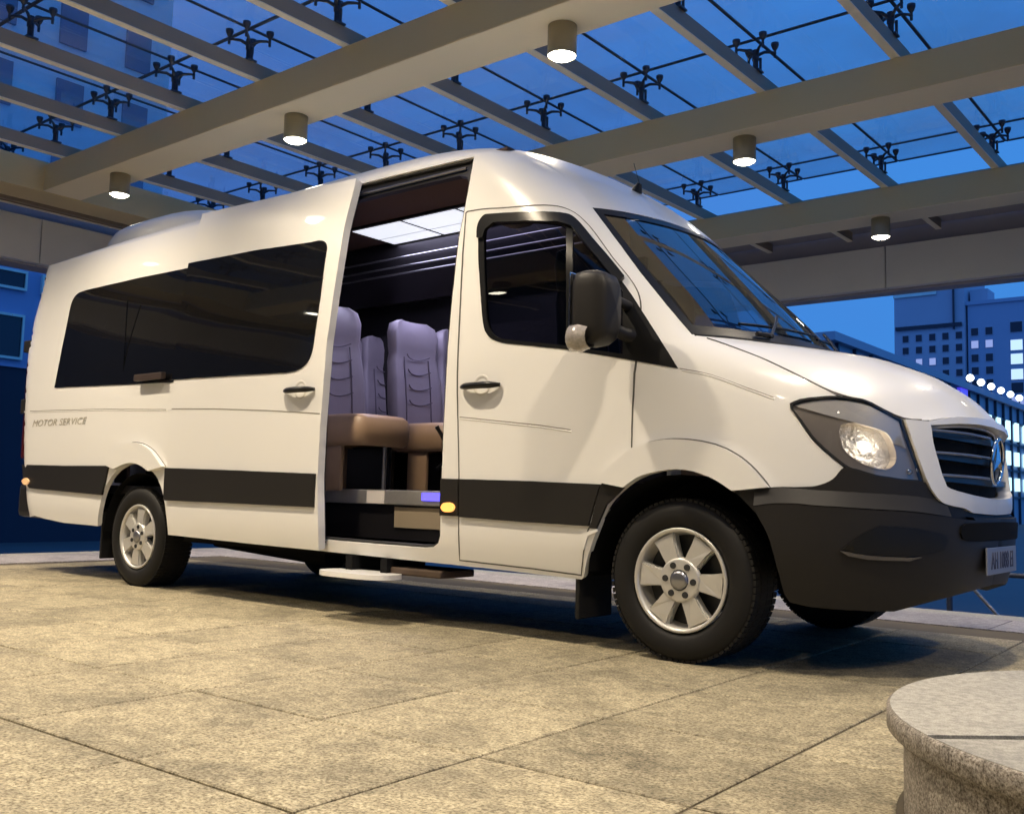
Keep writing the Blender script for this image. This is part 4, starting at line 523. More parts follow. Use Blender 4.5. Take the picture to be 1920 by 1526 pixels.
# centre stations matched so that the last one is the windscreen top
tb = np.linspace(0, 1, 60); xb = Broof[:, 0]
cxs = np.interp(xb, [-6.22, -1.4, -.99, -.634], [-6.26, -1.42, -.93, -.45])
Croof = np.stack([cxs, np.interp(cxs, kx, kz)], 1)
for _ in range(4): Croof[1:-1] = (Croof[:-2] + 2 * Croof[1:-1] + Croof[2:]) / 4
f_roof = loftfn(Broof, Croof, g_roof, g_lin)
loft('roof', M['paint'], f_roof, 60, 37, van)
ws = D['ws_edge'][::-1]            # top to bottom
Bws = cubic(ws, 16); Cws = cubic([(-.45, 2.165), (-.18, 1.91), (.08, 1.66), (.30, 1.425)], 16)
f_ws = loftfn(Bws, Cws, lambda u: u, g_lin)
# the windscreen: glass, black printed border, bonded in
loft('windscreen', M['screen_glass'], f_ws, 16, 33, van, off=-.004)
for a in ((0, .05, 0, 2), (.93, 1, 0, 2), (0, 1, 0, .045), (0, 1, 1.955, 2)):
    loft('windscreen_border', M['plastic_s'], f_ws, 12, 24, van, off=.0015, t0=a[0], t1=a[1], u0=a[2] + 1e-6, u1=a[3])
MB().tube([f_ws(np.array([.97]), np.array([u]), .02)[0] for u in (.35, .45)], .012).build('wiper_pivot', M['plastic'], van)
for u0, u1 in ((.42, 1.02), (1.1, 1.72)):
    w = MB().tube(f_ws(np.linspace(.985, .80, 5), np.linspace(u0, u0 + .25, 5), .022), .008)
    w.tube(f_ws(np.linspace(.90, .87, 7), np.linspace(u0 - .12, u1, 7), .014), .007); w.build('wiper', M['plastic_s'], van)
be = [tuple(D['ws_edge'][0])] + D['bonnet_edge']
Bbon = cubic(be + [ss(.935, 1.045)], 40)
Cb = [(.30, 1.425), (.42, 1.415), (.60, 1.375), (.78, 1.30), (.92, 1.205), (1.0, 1.12), (1.025, 1.085)]
Cbon = cubic(Cb, 40)
f_bon = loftfn(Bbon, Cbon, lambda u: (1 - (1 - np.clip(u, 0, 1)) ** 2.3) ** (1 / 1.15), g_lin)
loft('bonnet', M['paint'], f_bon, 40, 33, van)
# lip under the bonnet's leading edge
q = f_bon(np.ones(40), 1 - np.cos(np.linspace(0, 2, 40) * math.pi / 2)); 
lip = MB(); n = len(q); lip.add(np.vstack([q, q + [-.03, 0, -.045]]), [(i, i + 1, n + i + 1, n + i) for i in range(n - 1)], True)
lip.build('bonnet_lip', M['paint'], van)
tt = np.linspace(.06, .96, 24); MB().tube(f_bon(tt, np.full(24, .004), .001), .0035, 6).build('bonnet_gap', M['gap'], van)
# cowl vent sunk in the rear of the bonnet
vt = MB(); a = f_bon(np.linspace(.045, .30, 12), np.linspace(.30, .92, 12), .002); b = f_bon(np.linspace(.045, .30, 12) + .085 * np.sin(np.linspace(0, math.pi, 12)), np.linspace(.30, .92, 12) - .02, .002)
vt.add(np.vstack([a, b]), [(i, i + 1, 12 + i + 1, 12 + i) for i in range(11)], True); vt.build('cowl_vent', M['gap_d'], van)
vt = MB(); vt.add([(x, 2 * YC - y, z) for x, y, z in np.vstack([a, b])], [(i, i + 1, 12 + i + 1, 12 + i) for i in range(11)], True); vt.build('cowl_vent', M['gap_d'], van)
for t in (.04,):
    MB().tube(f_bon(np.full(20, .012), np.linspace(.0, 2, 20), .002), .008, 6).build('cowl_seal', M['gap_d'], van)
# rear end: flat tail with doors, built from the same section
zs = np.linspace(.45, 2.57, 22); lo = np.array([SN([float(x2s(_it2(z) + .004, z))], [z], 0)[0] for z in zs])
r0 = f_roof(np.zeros(15), 1 - np.cos(np.linspace(0, 2, 15) * math.pi / 2)); r1 = lo[:, :]
tail = MB(); fr = [(x, 2 * YC - y, z) for x, y, z in lo]; k = len(lo)
tail.add(list(map(tuple, lo)) + fr, [(i, i + 1, k + i + 1, k + i) for i in range(k - 1)], True)
tail.add([tuple(p) for p in r0] + [tuple(lo[-1]), fr[-1]], [tuple(list(range(15)) + [16, 15])])
tail.build('rear_panel', M['paint'], van)
for s_ in (0, 1):
    y0, y1 = (.30, .96) if s_ == 0 else (1.03, 1.69)
    MB().box(-6.28, -6.24, y0, y1, 1.45, 1.98, .01).build('rear_window', M['privacy'], van)
MB().box(-6.33, -5.95, .10, 1.89, .42, .70, .05).build('rear_bumper', M['plastic'], van)
for y_ in (.085, 1.805): MB().box(-6.31, -6.12, y_, y_ + .10, .90, 1.74, .03).build('tail_light', M['red'], van)
MB().box(-6.27, -6.15, .045, .12, 1.28, 1.40, .01).build('door_hinge', M['plastic'], van)
MB().box(-6.31, -6.2, .055, .12, 1.80, 1.90, .01).build('door_hinge', M['plastic'], van)

# roof-mounted cooling unit at the back
ac = MB(); n = 28; mlev = 10; ring = []
for j in range(mlev):
    h = j / (mlev - 1); sc = (1 - h ** 2.6) ** (1 / 2.6) if j else 1.0
    for i in range(n):
        t = 2 * math.pi * i / n; c, s = math.cos(t), math.sin(t)
        ring.append((-5.10 + math.copysign(abs(c) ** .6, c) * .92 * (.55 + .45 * sc) * (1 - .18 * h), YC + math.copysign(abs(s) ** .55, s) * .62 * (.35 + .65 * sc), 2.69 + .185 * math.sin(h * math.pi / 2)))
ac.add(ring, [(j * n + i, j * n + (i + 1) % n, (j + 1) * n + (i + 1) % n, (j + 1) * n + i) for j in range(mlev - 1) for i in range(n)], True)
ac.add(ring[-n:], [tuple(range(n))], True); ac.build('roof_cooling_unit', M['paint'], van)
# aerial on the roof front
ab = f_roof(np.array([.945]), np.array([.80]), 0)[0]
am = MB().tube([ab, ab + Vector((.02, 0, .03)) if False else Vector(ab) + Vector((.02, 0, .045))], [.035, .014], 10); am.build('aerial_base', M['plastic'], van)
MB().tube([Vector(ab) + Vector((.02, 0, .04)), Vector(ab) + Vector((-.02, .0, .17))], .0020, 5).build('aerial', M['plastic'], van)

# --- creases with their shade painted on as strips, gaps
ribbon('door_gap', M['gap'], D['seam_fdoor'], .0075, van, closed=True, off=.0012)
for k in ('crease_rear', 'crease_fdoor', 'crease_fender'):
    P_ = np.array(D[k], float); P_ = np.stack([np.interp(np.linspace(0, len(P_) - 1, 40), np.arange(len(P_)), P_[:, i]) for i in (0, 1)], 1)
    ribbon('shade_line', M['crease_shade'], P_.tolist(), .006, van, off=.0013)  # flat dark strip painted in as the crease's shade
    P_[:, 1] -= .008; ribbon('pressed_crease', M['paint'], P_.tolist(), 0, van, tube=.0065, off=-.0035)

# --- mouldings, flares, lamps on the flank
panel('side_moulding', M['plastic'], D['moulding_rear'], van, off=.014, thick=.016, grid=.1)
panel('side_moulding', M['plastic'], D['moulding_sill'], van, off=.014, thick=.016, grid=.1)
panel('side_moulding', M['plastic'], D['moulding_front'], van, off=.014, thick=.016, grid=.1)
panel('side_moulding', M['plastic'], D['moulding_arch'], van, off=.012, thick=.014, grid=.1)
panel('sill_end', M['paint'], D['skirt_bit'], van, off=.01, thick=.012, grid=.1)
for k_ in ('flare_front', 'flare_rear'):
    panel('wheel_flare', M['paint'], D[k_], van, off=.034, thick=.04, grid=.05)
    fl_ = np.array(D[k_]); n_ = len(fl_); h_ = int(n_ * (.60 if k_ == 'flare_front' else .585))
    ribbon('flare_groove', M['gap'], fl_[:h_].tolist(), .012, van, off=.0015)
sm_ = panel('side_marker_lamp', M['amber'], D['side_marker'], van, off=.028, thick=.016, grid=.03)
panel('side_marker_lamp', M['amber_r'], D['rear_marker'], van, off=.026, thick=.014, grid=.02)
# rear window (dark privacy glass) with its sliding vent pane
rw = panel('side_window', M['privacy'], D['rwindow'], van, off=.005, thick=.008, grid=.12)
# front door: glazing, quarter pane, frame, wind deflector
panel('door_window', M['door_glass'], D['door_glass'], van, off=-.006, thick=.004, grid=.06)
panel('quarter_window', M['door_glass'], D['quarter_glass'], van, off=-.006, thick=.004, grid=.06)
fr = panel('window_frame', M['plastic_s'], D['door_window'], van, holes=[D['door_glass'], D['quarter_glass']], off=.003, thick=.02, grid=.06)
panel('wind_deflector', M['plastic_s'], D['deflector'], van, off=.022, thick=.02, grid=.05)
def handle(pts, off):
    a, b, t, d = [Vector(p) for p in pts]; c = (a + b) / 2; L = (b - a).length / 2; yo = c.y - .0
    h = MB(); n = 14
    cup = MB().lathe([(.056, 0), (.05, .003), (.035, -.004), (.02, -.012), (0, -.014)], (c.x, yo - .002, c.z + .005), (0, -1, 0), 28)
    cup.build('handle_recess', M['paint_in'], van)
    pts3 = [Vector((c.x + L * k, yo - .03 * (1 - abs(k) ** 3) - .010, c.z)) for k in np.linspace(-1, 1, 11)]
    h.tube(pts3, [.010, .015, .018, .018, .018, .018, .018, .018, .018, .015, .010], 10)
    return h.build('door_handle', M['plastic_s'], van)
handle(D['handle_f'], 0)

# --- slid-open side door, standing proud of the rear flank on its rail
sdoor = panel('sliding_door', M['paint'], D['sdoor'], van, off=.075, thick=.05, grid=.08)
w = panel('door_window', M['privacy'], D['sdoor_window'], sdoor, off=.080, thick=.008, grid=.1)
panel('side_moulding', M['plastic'], D['sdoor_moulding'], sdoor, off=.089, thick=.016, grid=.1)
ribbon('shade_line', M['crease_shade'], D['crease_sdoor'], .006, sdoor, off=.0765)  # crease shade on the sliding door, painted as a strip
hd = handle(D['handle_s'], .075); attach(hd, sdoor)
inner = [p for p in inset(D['sdoor'], .03)]
panel('door_lining', M['black_in'], inner, sdoor, off=.020, thick=.03, grid=.15)
r = D['sd_rail']; MB().box(r[0][0], r[1][0] - .02, -.045, -.008, r[2][2], r[0][2] - .005, .006).build('door_rail_carriage', mat('brown_carriage', (.045, .03, .025), .5), van)
mid = [XZ(x, z) for x, z in ((-5.55, 1.195), (-2.5, 1.195), (-2.5, 1.225), (-5.55, 1.225))]
# glazed split line of the sliding pane
sp = D['rwindow']
MB().box(-4.62, -4.612, .012, .018, 1.47, 2.06).build('window_split', M['privacy'], van)

# --- nose: bumper, grille, headlamps, number plate
panel('front_bumper', M['plastic'], D['bumper'], van, off=.012, thick=.05, grid=.05, mirror=True)
panel('bumper_apron', M['plastic'], D['bump_low'], van, off=.042, thick=.05, grid=.03, mirror=True)
bl_ = np.array(D['bump_low']); i0 = int(np.argmax((bl_[:, 0] > LQ - .01))); up_ = bl_[:i0 + 1]; up_ = up_[up_[:, 0] < 1.0]
sh = MB(); k_ = len(up_); a_ = SN(up_[:, 0], up_[:, 1] + .07, .0095); b_ = SN(up_[:, 0], up_[:, 1] + .004, .0415)
sh.add(np.vstack([a_, b_]), [(i, i + 1, k_ + i + 1, k_ + i) for i in range(k_ - 1)], True)
sh.build('bumper_shelf', M['plastic'], van)
sh = MB(); sh.add([(x, 2 * YC - y, z) for x, y, z in np.vstack([a_, b_])], [(i, k_ + i, k_ + i + 1, i + 1) for i in range(k_ - 1)], True)
sh.build('bumper_shelf', M['plastic'], van)
panel('fog_lamp_recess', M['plastic_s'], D['fog'], van, off=.047, thick=.006, grid=.03)
panel('fog_lamp_trim', M['satin_d'], D['fog_trim'], van, off=.054, thick=.012, grid=.05)
panel('air_intake', M['dark'], D['intake'], van, off=.049, thick=.006, grid=.03, mirror=True)
# grille: painted surround, dark mesh behind, three slats, star emblem
gb = panel('grille_back', M['dark'], inset(D['frame_i'], -.01), van, off=-.05, thick=.01, grid=.05, mirror=True)
panel('grille_surround', M['paint'], D['frame_o'], van, holes=[], off=.0, thick=.02, grid=.04) if False else None
fo, fi = D['frame_o'], D['frame_i']
ring = fo + fi[::-1]
zi = [p for p in fi]
frame_poly = []
E2 = clean(fo); I2 = clean(fi)
# open ring (half): outer from the centre line round to the centre line, back along the inner edge
def openring(o, i):
    o = [p for p in o]; i = [p for p in i]
    return o + i[::-1]
panel('grille_surround', M['paint'], openring(D['frame_ring_o'], D['frame_ring_i']), van, off=.022, thick=.06, grid=.035, mirror=True)
fi_np = np.array(clean(D['frame_ring_i']))
def s_at(z):
    """left inner edge of the grille opening at height z"""
    L = fi_np[fi_np[:, 0] < 1.25]; L = L[np.argsort(L[:, 1])]; return float(np.interp(z, L[:, 1], L[:, 0]))
for z0 in (.985, .895, .805):
    s0 = s_at(z0) - .0
    pl = [(s0, z0 - .006), (LQ, z0 - .016), (LQ, z0 + .016), (s0, z0 + .018)]
    panel('grille_slat', M['plastic_s'], pl, van, off=.004, thick=.03, grid=.06, mirror=True)
    ribbon('slat_trim', M['satin'], [(s, z0 + .018 - .002 * (s - s0)) for s in np.linspace(s0, LQ - .01, 10)], 0, van, tube=.006, off=.006)
st = MB(); ec = Vector((1.055, YC, .90))
st.lathe([(.098, -.008), (.108, 0), (.098, .010), (.090, 0), (.098, -.008)], ec, (1, 0, -.1), 36)
star = st.build('grille_emblem', M['chrome'], van)
sp = MB()
for k in range(3):
    a = math.pi / 2 + k * 2 * math.pi / 3
    tip = (math.cos(a) * .094, math.sin(a) * .094); l = (math.cos(a + 1.05) * .016, math.sin(a + 1.05) * .016); r_ = (math.cos(a - 1.05) * .016, math.sin(a - 1.05) * .016)
    P3 = lambda q, d: (ec.x + d, ec.y + q[0], ec.z + q[1])
    sp.add([P3((0, 0), .016), P3(l, .0), P3(tip, .004), P3(r_, .0), P3((0, 0), -.008)], [(0, 1, 2), (0, 2, 3), (4, 2, 1), (4, 3, 2)])
sp.build('emblem_star', M['chrome'], star)
# headlamp: dark shell, chrome upper strip, reflector bowl with a glowing lamp, clear lens over all
bp = clean(D['hl_bowl'])
bc = np.array(bp).mean(0); sc = lambda k, dx=0: ((np.array(bp) - bc) * k + bc + [dx, 0]).tolist()
hl = panel('headlight', M['shell'], D['headlight'], van, holes=[sc(1.10)], off=-.012, thick=.02, grid=.05)
panel('lamp_surround', M['gap_d'], D['headlight'], hl, holes=[inset(D['headlight'], .008)], off=.006, thick=.02, grid=.2)
panel('indicator_strip', M['alloy'], D['hl_top'], hl, off=-.004, holes=[], thick=.01, grid=.04)
bp = clean(D['hl_bowl']); panel('lamp_bowl', M['facet'], sc(1.20), hl, off=-.060, thick=.004, grid=.03)
panel('lamp_ring', M['shell'], sc(1.16), hl, holes=[sc(1.08)], off=-.010, thick=.05, grid=.05)
panel('bulb', M['bulb2'], sc(.26, -.01), hl, off=-.040, thick=.012, grid=.03)
hp_ = SN([bc[0] + .0], [bc[1]], -.018)[0]
hd2 = bpy.data.lights.new('dipped_beam', 'POINT'); hd2.energy = .55; hd2.color = (1, .86, .66); hd2.shadow_soft_size = .012
ho = bpy.data.objects.new('dipped_beam', hd2); COL.objects.link(ho); ho.location = tuple(hp_); attach(ho, hl)
tp = np.array(clean(D['hl_top'])); tp = tp[tp[:, 0] < tp[:, 0].min() + .20]
if len(tp) > 5: panel('indicator_glint', M['glint'], ((tp - tp.mean(0)) * .86 + tp.mean(0)).tolist(), hl, off=-.006, thick=.004, grid=.03)  # glowing patch added as the bright reflection, not a lit lamp
for s_, z_ in ((.86, .84), (.82, .83), (.875, .875)):
    MB().lathe([(.012, 0), (.010, .004), (0, .005)], SN([s_], [z_], -.006)[0], SN([s_], [z_], .5)[0] - SN([s_], [z_], 0)[0], 14).build('lamp_stud', M['chrome'], hl)
panel('lens', M['lens_glass'], inset(D['headlight'], .004), hl, off=.008, thick=.004, grid=.05)
# number plate on the bumper
pl = MB().box(1.062, 1.069, YC - .26, YC + .26, .41, .525, .003).build('number_plate', M['plate'], van)
txt = bpy.data.curves.new('plate_text', 'FONT'); txt.body = 'AH 1088 EI'; txt.size = .105; txt.extrude = .001; txt.align_x = 'CENTER'; txt.align_y = 'CENTER'
def text_mesh(cu, mtx, name, m, parent):
    t = bpy.data.objects.new('tmp', cu); COL.objects.link(t)
    dg = bpy.context.evaluated_depsgraph_get(); me = bpy.data.meshes.new_from_object(t.evaluated_get(dg))
    bpy.data.objects.remove(t); me.transform(mtx); me.materials.clear(); me.materials.append(m)
    o = bpy.data.objects.new(name, me); COL.objects.link(o); attach(o, parent); return o
text_mesh(txt, Matrix.Translation((1.0705, YC, .465)) @ Matrix.Rotation(rad(90), 4, 'Z') @ Matrix.Rotation(rad(90), 4, 'X') @ Matrix.Scale(.8, 4, (1, 0, 0)), 'plate_lettering', M['plate_ink'], pl)
t2 = bpy.data.curves.new('side_text', 'FONT'); t2.body = 'MOTOR SERVICE'; t2.size = .075; t2.shear = .3; t2.extrude = .0006; t2.align_x = 'LEFT'
a, b = [Vector(p) for p in D['rear_sign']]
t2.space_character = 1.05
text_mesh(t2, Matrix.Translation((a.x + .03, a.y * .25, a.z - .035)) @ Matrix.Rotation(rad(90), 4, 'X') @ Matrix.Scale(1.45, 4, (1, 0, 0)), 'flank_lettering', M['ink'], van)

# --- door mirror
mr = MB(); hx, hz = -.31, 1.53
n = 20; rings = []
for j, (sy, dx, dz) in enumerate(((0.0, .80, .90), (.012, .96, .97), (.05, 1, 1), (.12, .97, .98), (.17, .86, .92), (.195, .6, .72), (.20, .0, .0))):
    pass
prof = [(-.075, .84), (-.06, .97), (-.02, 1.0), (.04, .97), (.08, .86), (.105, .62), (.115, .0)]
vs = []; n = 28
for dx, sc in prof:
    for i in range(n):
        t = 2 * math.pi * i / n; c, s = math.cos(t), math.sin(t)
        vs.append((hx + dx, -.195 + math.copysign(abs(c) ** .45, c) * .086 * sc, hz + math.copysign(abs(s) ** .4, s) * .170 * sc))
mr.add(vs, [(j * n + i, j * n + (i + 1) % n, (j + 1) * n + (i + 1) % n, (j + 1) * n + i) for j in range(len(prof) - 1) for i in range(n)], True)
mirror = mr.build('door_mirror', M['plastic'], van)
MB().box(hx - .079, hx - .073, -.285, -.105, hz - .155, hz + .16, .004).build('mirror_glass', M['chrome'], mirror)
MB().tube([(-.245, .05, 1.43), (-.27, -.03, 1.44), (-.30, -.12, 1.47)], [.036, .030, .024], 12).build('mirror_arm', M['plastic'], mirror)
MB().tube([(-.285, .06, 1.575), (-.29, -.03, 1.59), (-.30, -.12, 1.60)], [.026, .022, .020], 12).build('mirror_arm', M['plastic'], mirror)
ind = MB(); vs = []
for dx, sc in ((-.085, .8), (-.075, 1), (-.03, 1.03), (.02, .8)):
    for i in range(14):
        t = 2 * math.pi * i / 14; vs.append((hx + dx, -.255 + math.cos(t) * .055 * sc, hz - .135 + math.sin(t) * .062 * sc))
ind.add(vs, [(j * 14 + i, j * 14 + (i + 1) % 14, (j + 1) * 14 + (i + 1) % 14, (j + 1) * 14 + i) for j in range(3) for i in range(14)], True)
ind.build('mirror_indicator', M['lens_c'] if 'lens_c' in M else mat('clear_indicator', (.34, .31, .28), .12, coat=1, noise=(60, .5)), mirror)
fm = mr.build('door_mirror', M['plastic'], van)   # far one, mirrored
fm.data.transform(Matrix.Translation((0, 2 * YC, 0)) @ Matrix.Scale(-1, 4, (0, 1, 0))); fm.data.flip_normals()

# --- wheels
def wheel(name, cx, cy, cz, side, spin, full=True):
    """side -1: outer face looks to -Y"""
    w = empty('wheel', (cx, cy, cz), 0, van)
    A = (0, side, 0); c = (cx, cy, cz)
    ty = MB(); ty.lathe([(.222, -.03), (.232, .0), (.255, .014), (.30, .016), (.325, .006), (.342, -.010), (.349, -.03), (.351, -.10), (.349, -.19), (.342, -.21), (.30, -.235), (.22, -.22)], c, A, 72)
    tyre = ty.build('tyre', M['rubber'], w)
    tr = MB()                                   # tread blocks round the shoulder
    if full:
        for k in range(76):
            a0 = 2 * math.pi * k / 76; a1 = a0 + 2 * math.pi / 76 * .78
            for (o0, o1) in ((-.004, -.045), (-.06, -.105), (-.12, -.16), (-.175, -.215)):
                r0, r1 = (.340 if o0 > -.01 or o1 < -.2 else .348), .3518
                P = []
                for rr in (r0, r1):
                    for o in (o0, o1):
                        for a in (a0, a1): P.append((cx + math.cos(a) * rr, cy + side * o, cz + math.sin(a) * rr))
                tr.add(P, [(0, 1, 3, 2), (4, 6, 7, 5), (0, 4, 5, 1), (2, 3, 7, 6), (0, 2, 6, 4), (1, 5, 7, 3)])
        t = tr.build('tread_blocks', M['rubber'], w); t['kind'] = 'stuff'
    rim = MB(); rim.lathe([(.223, -.012), (.226, .002), (.222, .008), (.210, .004), (.205, -.012), (.200, -.05), (.19, -.12)], c, A, 64)
    rim.build('rim', M['alloy'], w)
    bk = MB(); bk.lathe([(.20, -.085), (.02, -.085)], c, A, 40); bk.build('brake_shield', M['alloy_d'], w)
    hub = MB(); hub.lathe([(.098, -.018), (.094, .0015), (.085, .0035), (.045, .004)], c, A, 40); hub.build('hub', M['alloy'], w)
    cap = MB(); cap.lathe([(.041, .003), (.04, .012), (.028, .016), (.0, .017)], c, A, 30); cap.build('hub_cap', M['satin'], w)
    for k in range(6):
        a = spin + k * math.pi / 3
        prof = [(.060, -.030), (.085, -.036), (.12, -.040), (.16, -.047), (.201, -.058), (.201, .058), (.16, .047), (.12, .040), (.085, .036), (.060, .030)]
        def fn(r, t, d): return (cx + math.cos(a) * r - math.sin(a) * t, cy + side * (d + (-.004 if r < .19 else -.008) - .05 * max(0, (.16 - r)) * 0), cz + math.sin(a) * r + math.cos(a) * t)
        s = MB(); s.prism(prof, fn, -.045, -.012)
        # bevelled shoulders
        s.prism([(.075, -.030), (.12, -.036), (.16, -.040), (.199, -.050), (.199, .050), (.16, .040), (.12, .036), (.075, .030)], fn, -.03, .002)
        s.build('spoke', M['alloy'], w, fix=True)
        b = a + math.pi / 6 * 0; bx, bz = cx + math.cos(b) * .068, cz + math.sin(b) * .068
        l = MB(); l.lathe([(.0135, .0085), (.0, .0085)], (bx, cy, bz), A, 14); l.lathe([(.0135, .009), (.0145, .003)], (bx, cy, bz), A, 14)
        l.build('lug_hole', M['gap_d'], w)
    return w
wheel('wheel', 0, .035, .35, -1, rad(-4))
wheel('wheel', -4.325, .035, .345, -1, rad(22))
wheel('wheel', 0, 2 * YC - .035, .35, 1, rad(10))
wheel('wheel', -4.325, 2 * YC - .035, .345, 1, rad(40))
# --- underbody: wheel-arch liners, floor pan, mudflaps, exhaust
for (cx, r) in ((-.0, .475), (-4.325, .46)):
    for y0, y1 in ((.03, .42), (2 * YC - .42, 2 * YC - .03)):
        l = MB(); n = 24; vs = []
        for k in range(n + 1):
            a = rad(3) + rad(174) * k / n
            for y in (y0, y1): vs.append((cx + math.cos(a) * r, y, .33 + math.sin(a) * r))
        l.add(vs, [(2 * k, 2 * k + 1, 2 * k + 3, 2 * k + 2) for k in range(n)], True)
        yi = y1 if y0 < 1 else y0
        l.add([(cx + math.cos(rad(3) + rad(174) * k / n) * r, yi, .33 + math.sin(rad(3) + rad(174) * k / n) * r) for k in range(n + 1)], [tuple(range(n + 1))])
        l.build('wheel_arch_liner', M['dark'], van)
for x0, x1, ya, za in ((-5.9, -4.82, .35, .42), (-3.86, -.50, .10, .33), (.50, .78, .55, .36)):
    MB().box(x0, x1, ya, 1.99 - ya, za, za + .09).build('floor_pan', M['dark'], van)
MB().box(-4.83, -3.85, .44, 1.55, .40, .46).build('floor_pan', M['dark'], van)
MB().box(-.51, .51, .44, 1.55, .36, .46).build('floor_pan', M['dark'], van)
MB().tube([(-4.325, .2, .345), (-4.325, 1.8, .345)], .05).build('rear_axle', M['dark'], van)
MB().tube([(-4.1, .55, .34), (-3.5, .6, .30), (-2.9, .6, .27)], .07, 12).build('exhaust', M['dark'], van)
MB().box(-3.25, -2.75, .9, 1.5, .21, .35, .05).build('fuel_tank', M['dark'], van)
MB().box(-.56, -.535, .05, .33, .13, .47, .008).build('mudflap', M['rubber'], van)
MB().box(-4.86, -4.84, .05, .33, .16, .5, .008).build('mudflap', M['rubber'], van)
MB().box(-5.9, -.5, .045, .06, .30, .345).build('sill_seam', M['paint_in'], van) if False else None
# pull-out entrance step under the sill
stp = MB(); prof = []
for k in range(28):
    t = 2 * math.pi * k / 28; c, s = math.cos(t), math.sin(t)
    prof.append((-1.93 + math.copysign(abs(c) ** .6, c) * .27, -.045 + math.copysign(abs(s) ** .8, s) * .13))
stp.prism(prof, lambda a, b, d: (a, b, d), .235, .262); stp.build('entrance_step', M['paint'], van, fix=True)
MB().box(-1.78, -1.40, .03, .30, .255, .295, .01).build('step_bracket', mat('rusty_bracket', (.07, .045, .03), .6, noise=(20, .3)), van)
for x in (-2.10, -1.82): MB().box(x, x + .05, .0, .3, .245, .34).build('step_bracket', M['dark'], van)

# --- door opening: header rail, jambs, stairwell
hp = [XZ(x, z) for x, z in ((-2.34, 2.56), (-1.41, 2.555), (-1.41, 2.42))]
hd_ = []
panel('door_header', M['black_in'], [XZ(-2.36, 2.565), XZ(-1.9, 2.563), XZ(-1.36, 2.555), XZ(-1.37, 2.33), XZ(-1.40, 2.33), XZ(-1.415, 2.42), XZ(-1.44, 2.455), XZ(-1.50, 2.475), XZ(-1.9, 2.48), XZ(-2.36, 2.48)], van, off=-.03, thick=.03, grid=.1)
MB().tube([(-2.36, .19, 2.50), (-1.45, .19, 2.50)], .008, 6).build('header_rail', M['satin'], van)
panel('door_seal', M['gap_d'], D['opening'], van, holes=[inset(D['opening'], .012)], off=-.012, thick=.02, grid=.3)
jamb = MB(); zz = np.linspace(.42, 2.47, 14)
y_in = [float(_it(_I, z)) for z in zz]
jamb.add([(-1.385 - .0 + 0, y + d, z) for z, y in zip(zz, y_in) for d in (.02, .16)], [(2 * i, 2 * i + 1, 2 * i + 3, 2 * i + 2) for i in range(13)])
jamb.build('door_jamb', mat('brown_jamb', (.06, .03, .022), .6), van)

# --- cabin
cb = M['black_in']
MB().box(-5.9, -1.0, .10, 1.88, .62, .70).build('cabin_floor', mat('dark_floor', (.03, .028, .03), .6), van) if False else None
MB().box(-5.9, -.5, .42, 1.88, .64, .70).build('cabin_floor', mat('cabin_floor_covering', (.035, .032, .036), .55), van)
MB().box(-5.9, -2.90, .08, .42, .64, .70).build('cabin_floor', M['black_in'], van)
MB().box(-2.90, -1.40, .405, .42, .40, .66).build('stair_riser', M['black_in'], van)
MB().box(-2.90, -1.40, .06, .41, .385, .41).build('stair_tread', M['black_in'], van)
MB().box(-2.90, -1.40, .10, .405, .40, .42, .006).build('stair_mat', M['rubber'], van)
MB().box(-2.13, -1.42, .395, .404, .49, .612, .003).build('riser_panel', mat('beige_riser', (.36, .29, .20), .5), van)
MB().box(-2.90, -1.41, .375, .44, .625, .712, .006).build('floor_nosing', M['alu'], van)
MB().box(-2.35, -2.20, .3715, .376, .63, .705).build('nosing_plate', mat('bright_plate', (.75, .70, .66), .3), van)
MB().box(-1.88, -1.70, .365, .374, .655, .70, .003).build('step_light', M['blue_led'], van)
# inner walls and headliner
MB().box(-5.9, -1.25, 1.80, 1.84, .70, 1.32).build('wall_trim', M['black_in'], van)
MB().box(-5.9, -1.25, 1.76, 1.80, 1.95, 2.30).build('wall_trim', M['black_in'], van)
c = MB(); c.box(-5.8, -1.25, .30, 1.69, 2.60, 2.615); c.build('headliner', M['trim'], van)
rk = MB(); rk.prism([(1.36, 2.59), (1.68, 2.59), (1.80, 2.22), (1.66, 2.20), (1.40, 2.42)], lambda a, b, d: (d, a, b), -5.8, -1.35); rk.build('luggage_rack', cb, van, fix=True)
for (y, z) in ((1.345, 2.46), (1.375, 2.40), (1.41, 2.355)):
    MB().tube([(-5.7, y, z), (-1.4, y, z)], .008, 8).build('rack_rail', M['satin'], van)
rk = MB(); rk.prism([(.60, 2.59), (.31, 2.59), (.20, 2.24), (.32, 2.22), (.58, 2.42)], lambda a, b, d: (d, a, b), -5.8, -2.95); rk.build('luggage_rack', cb, van, fix=True)
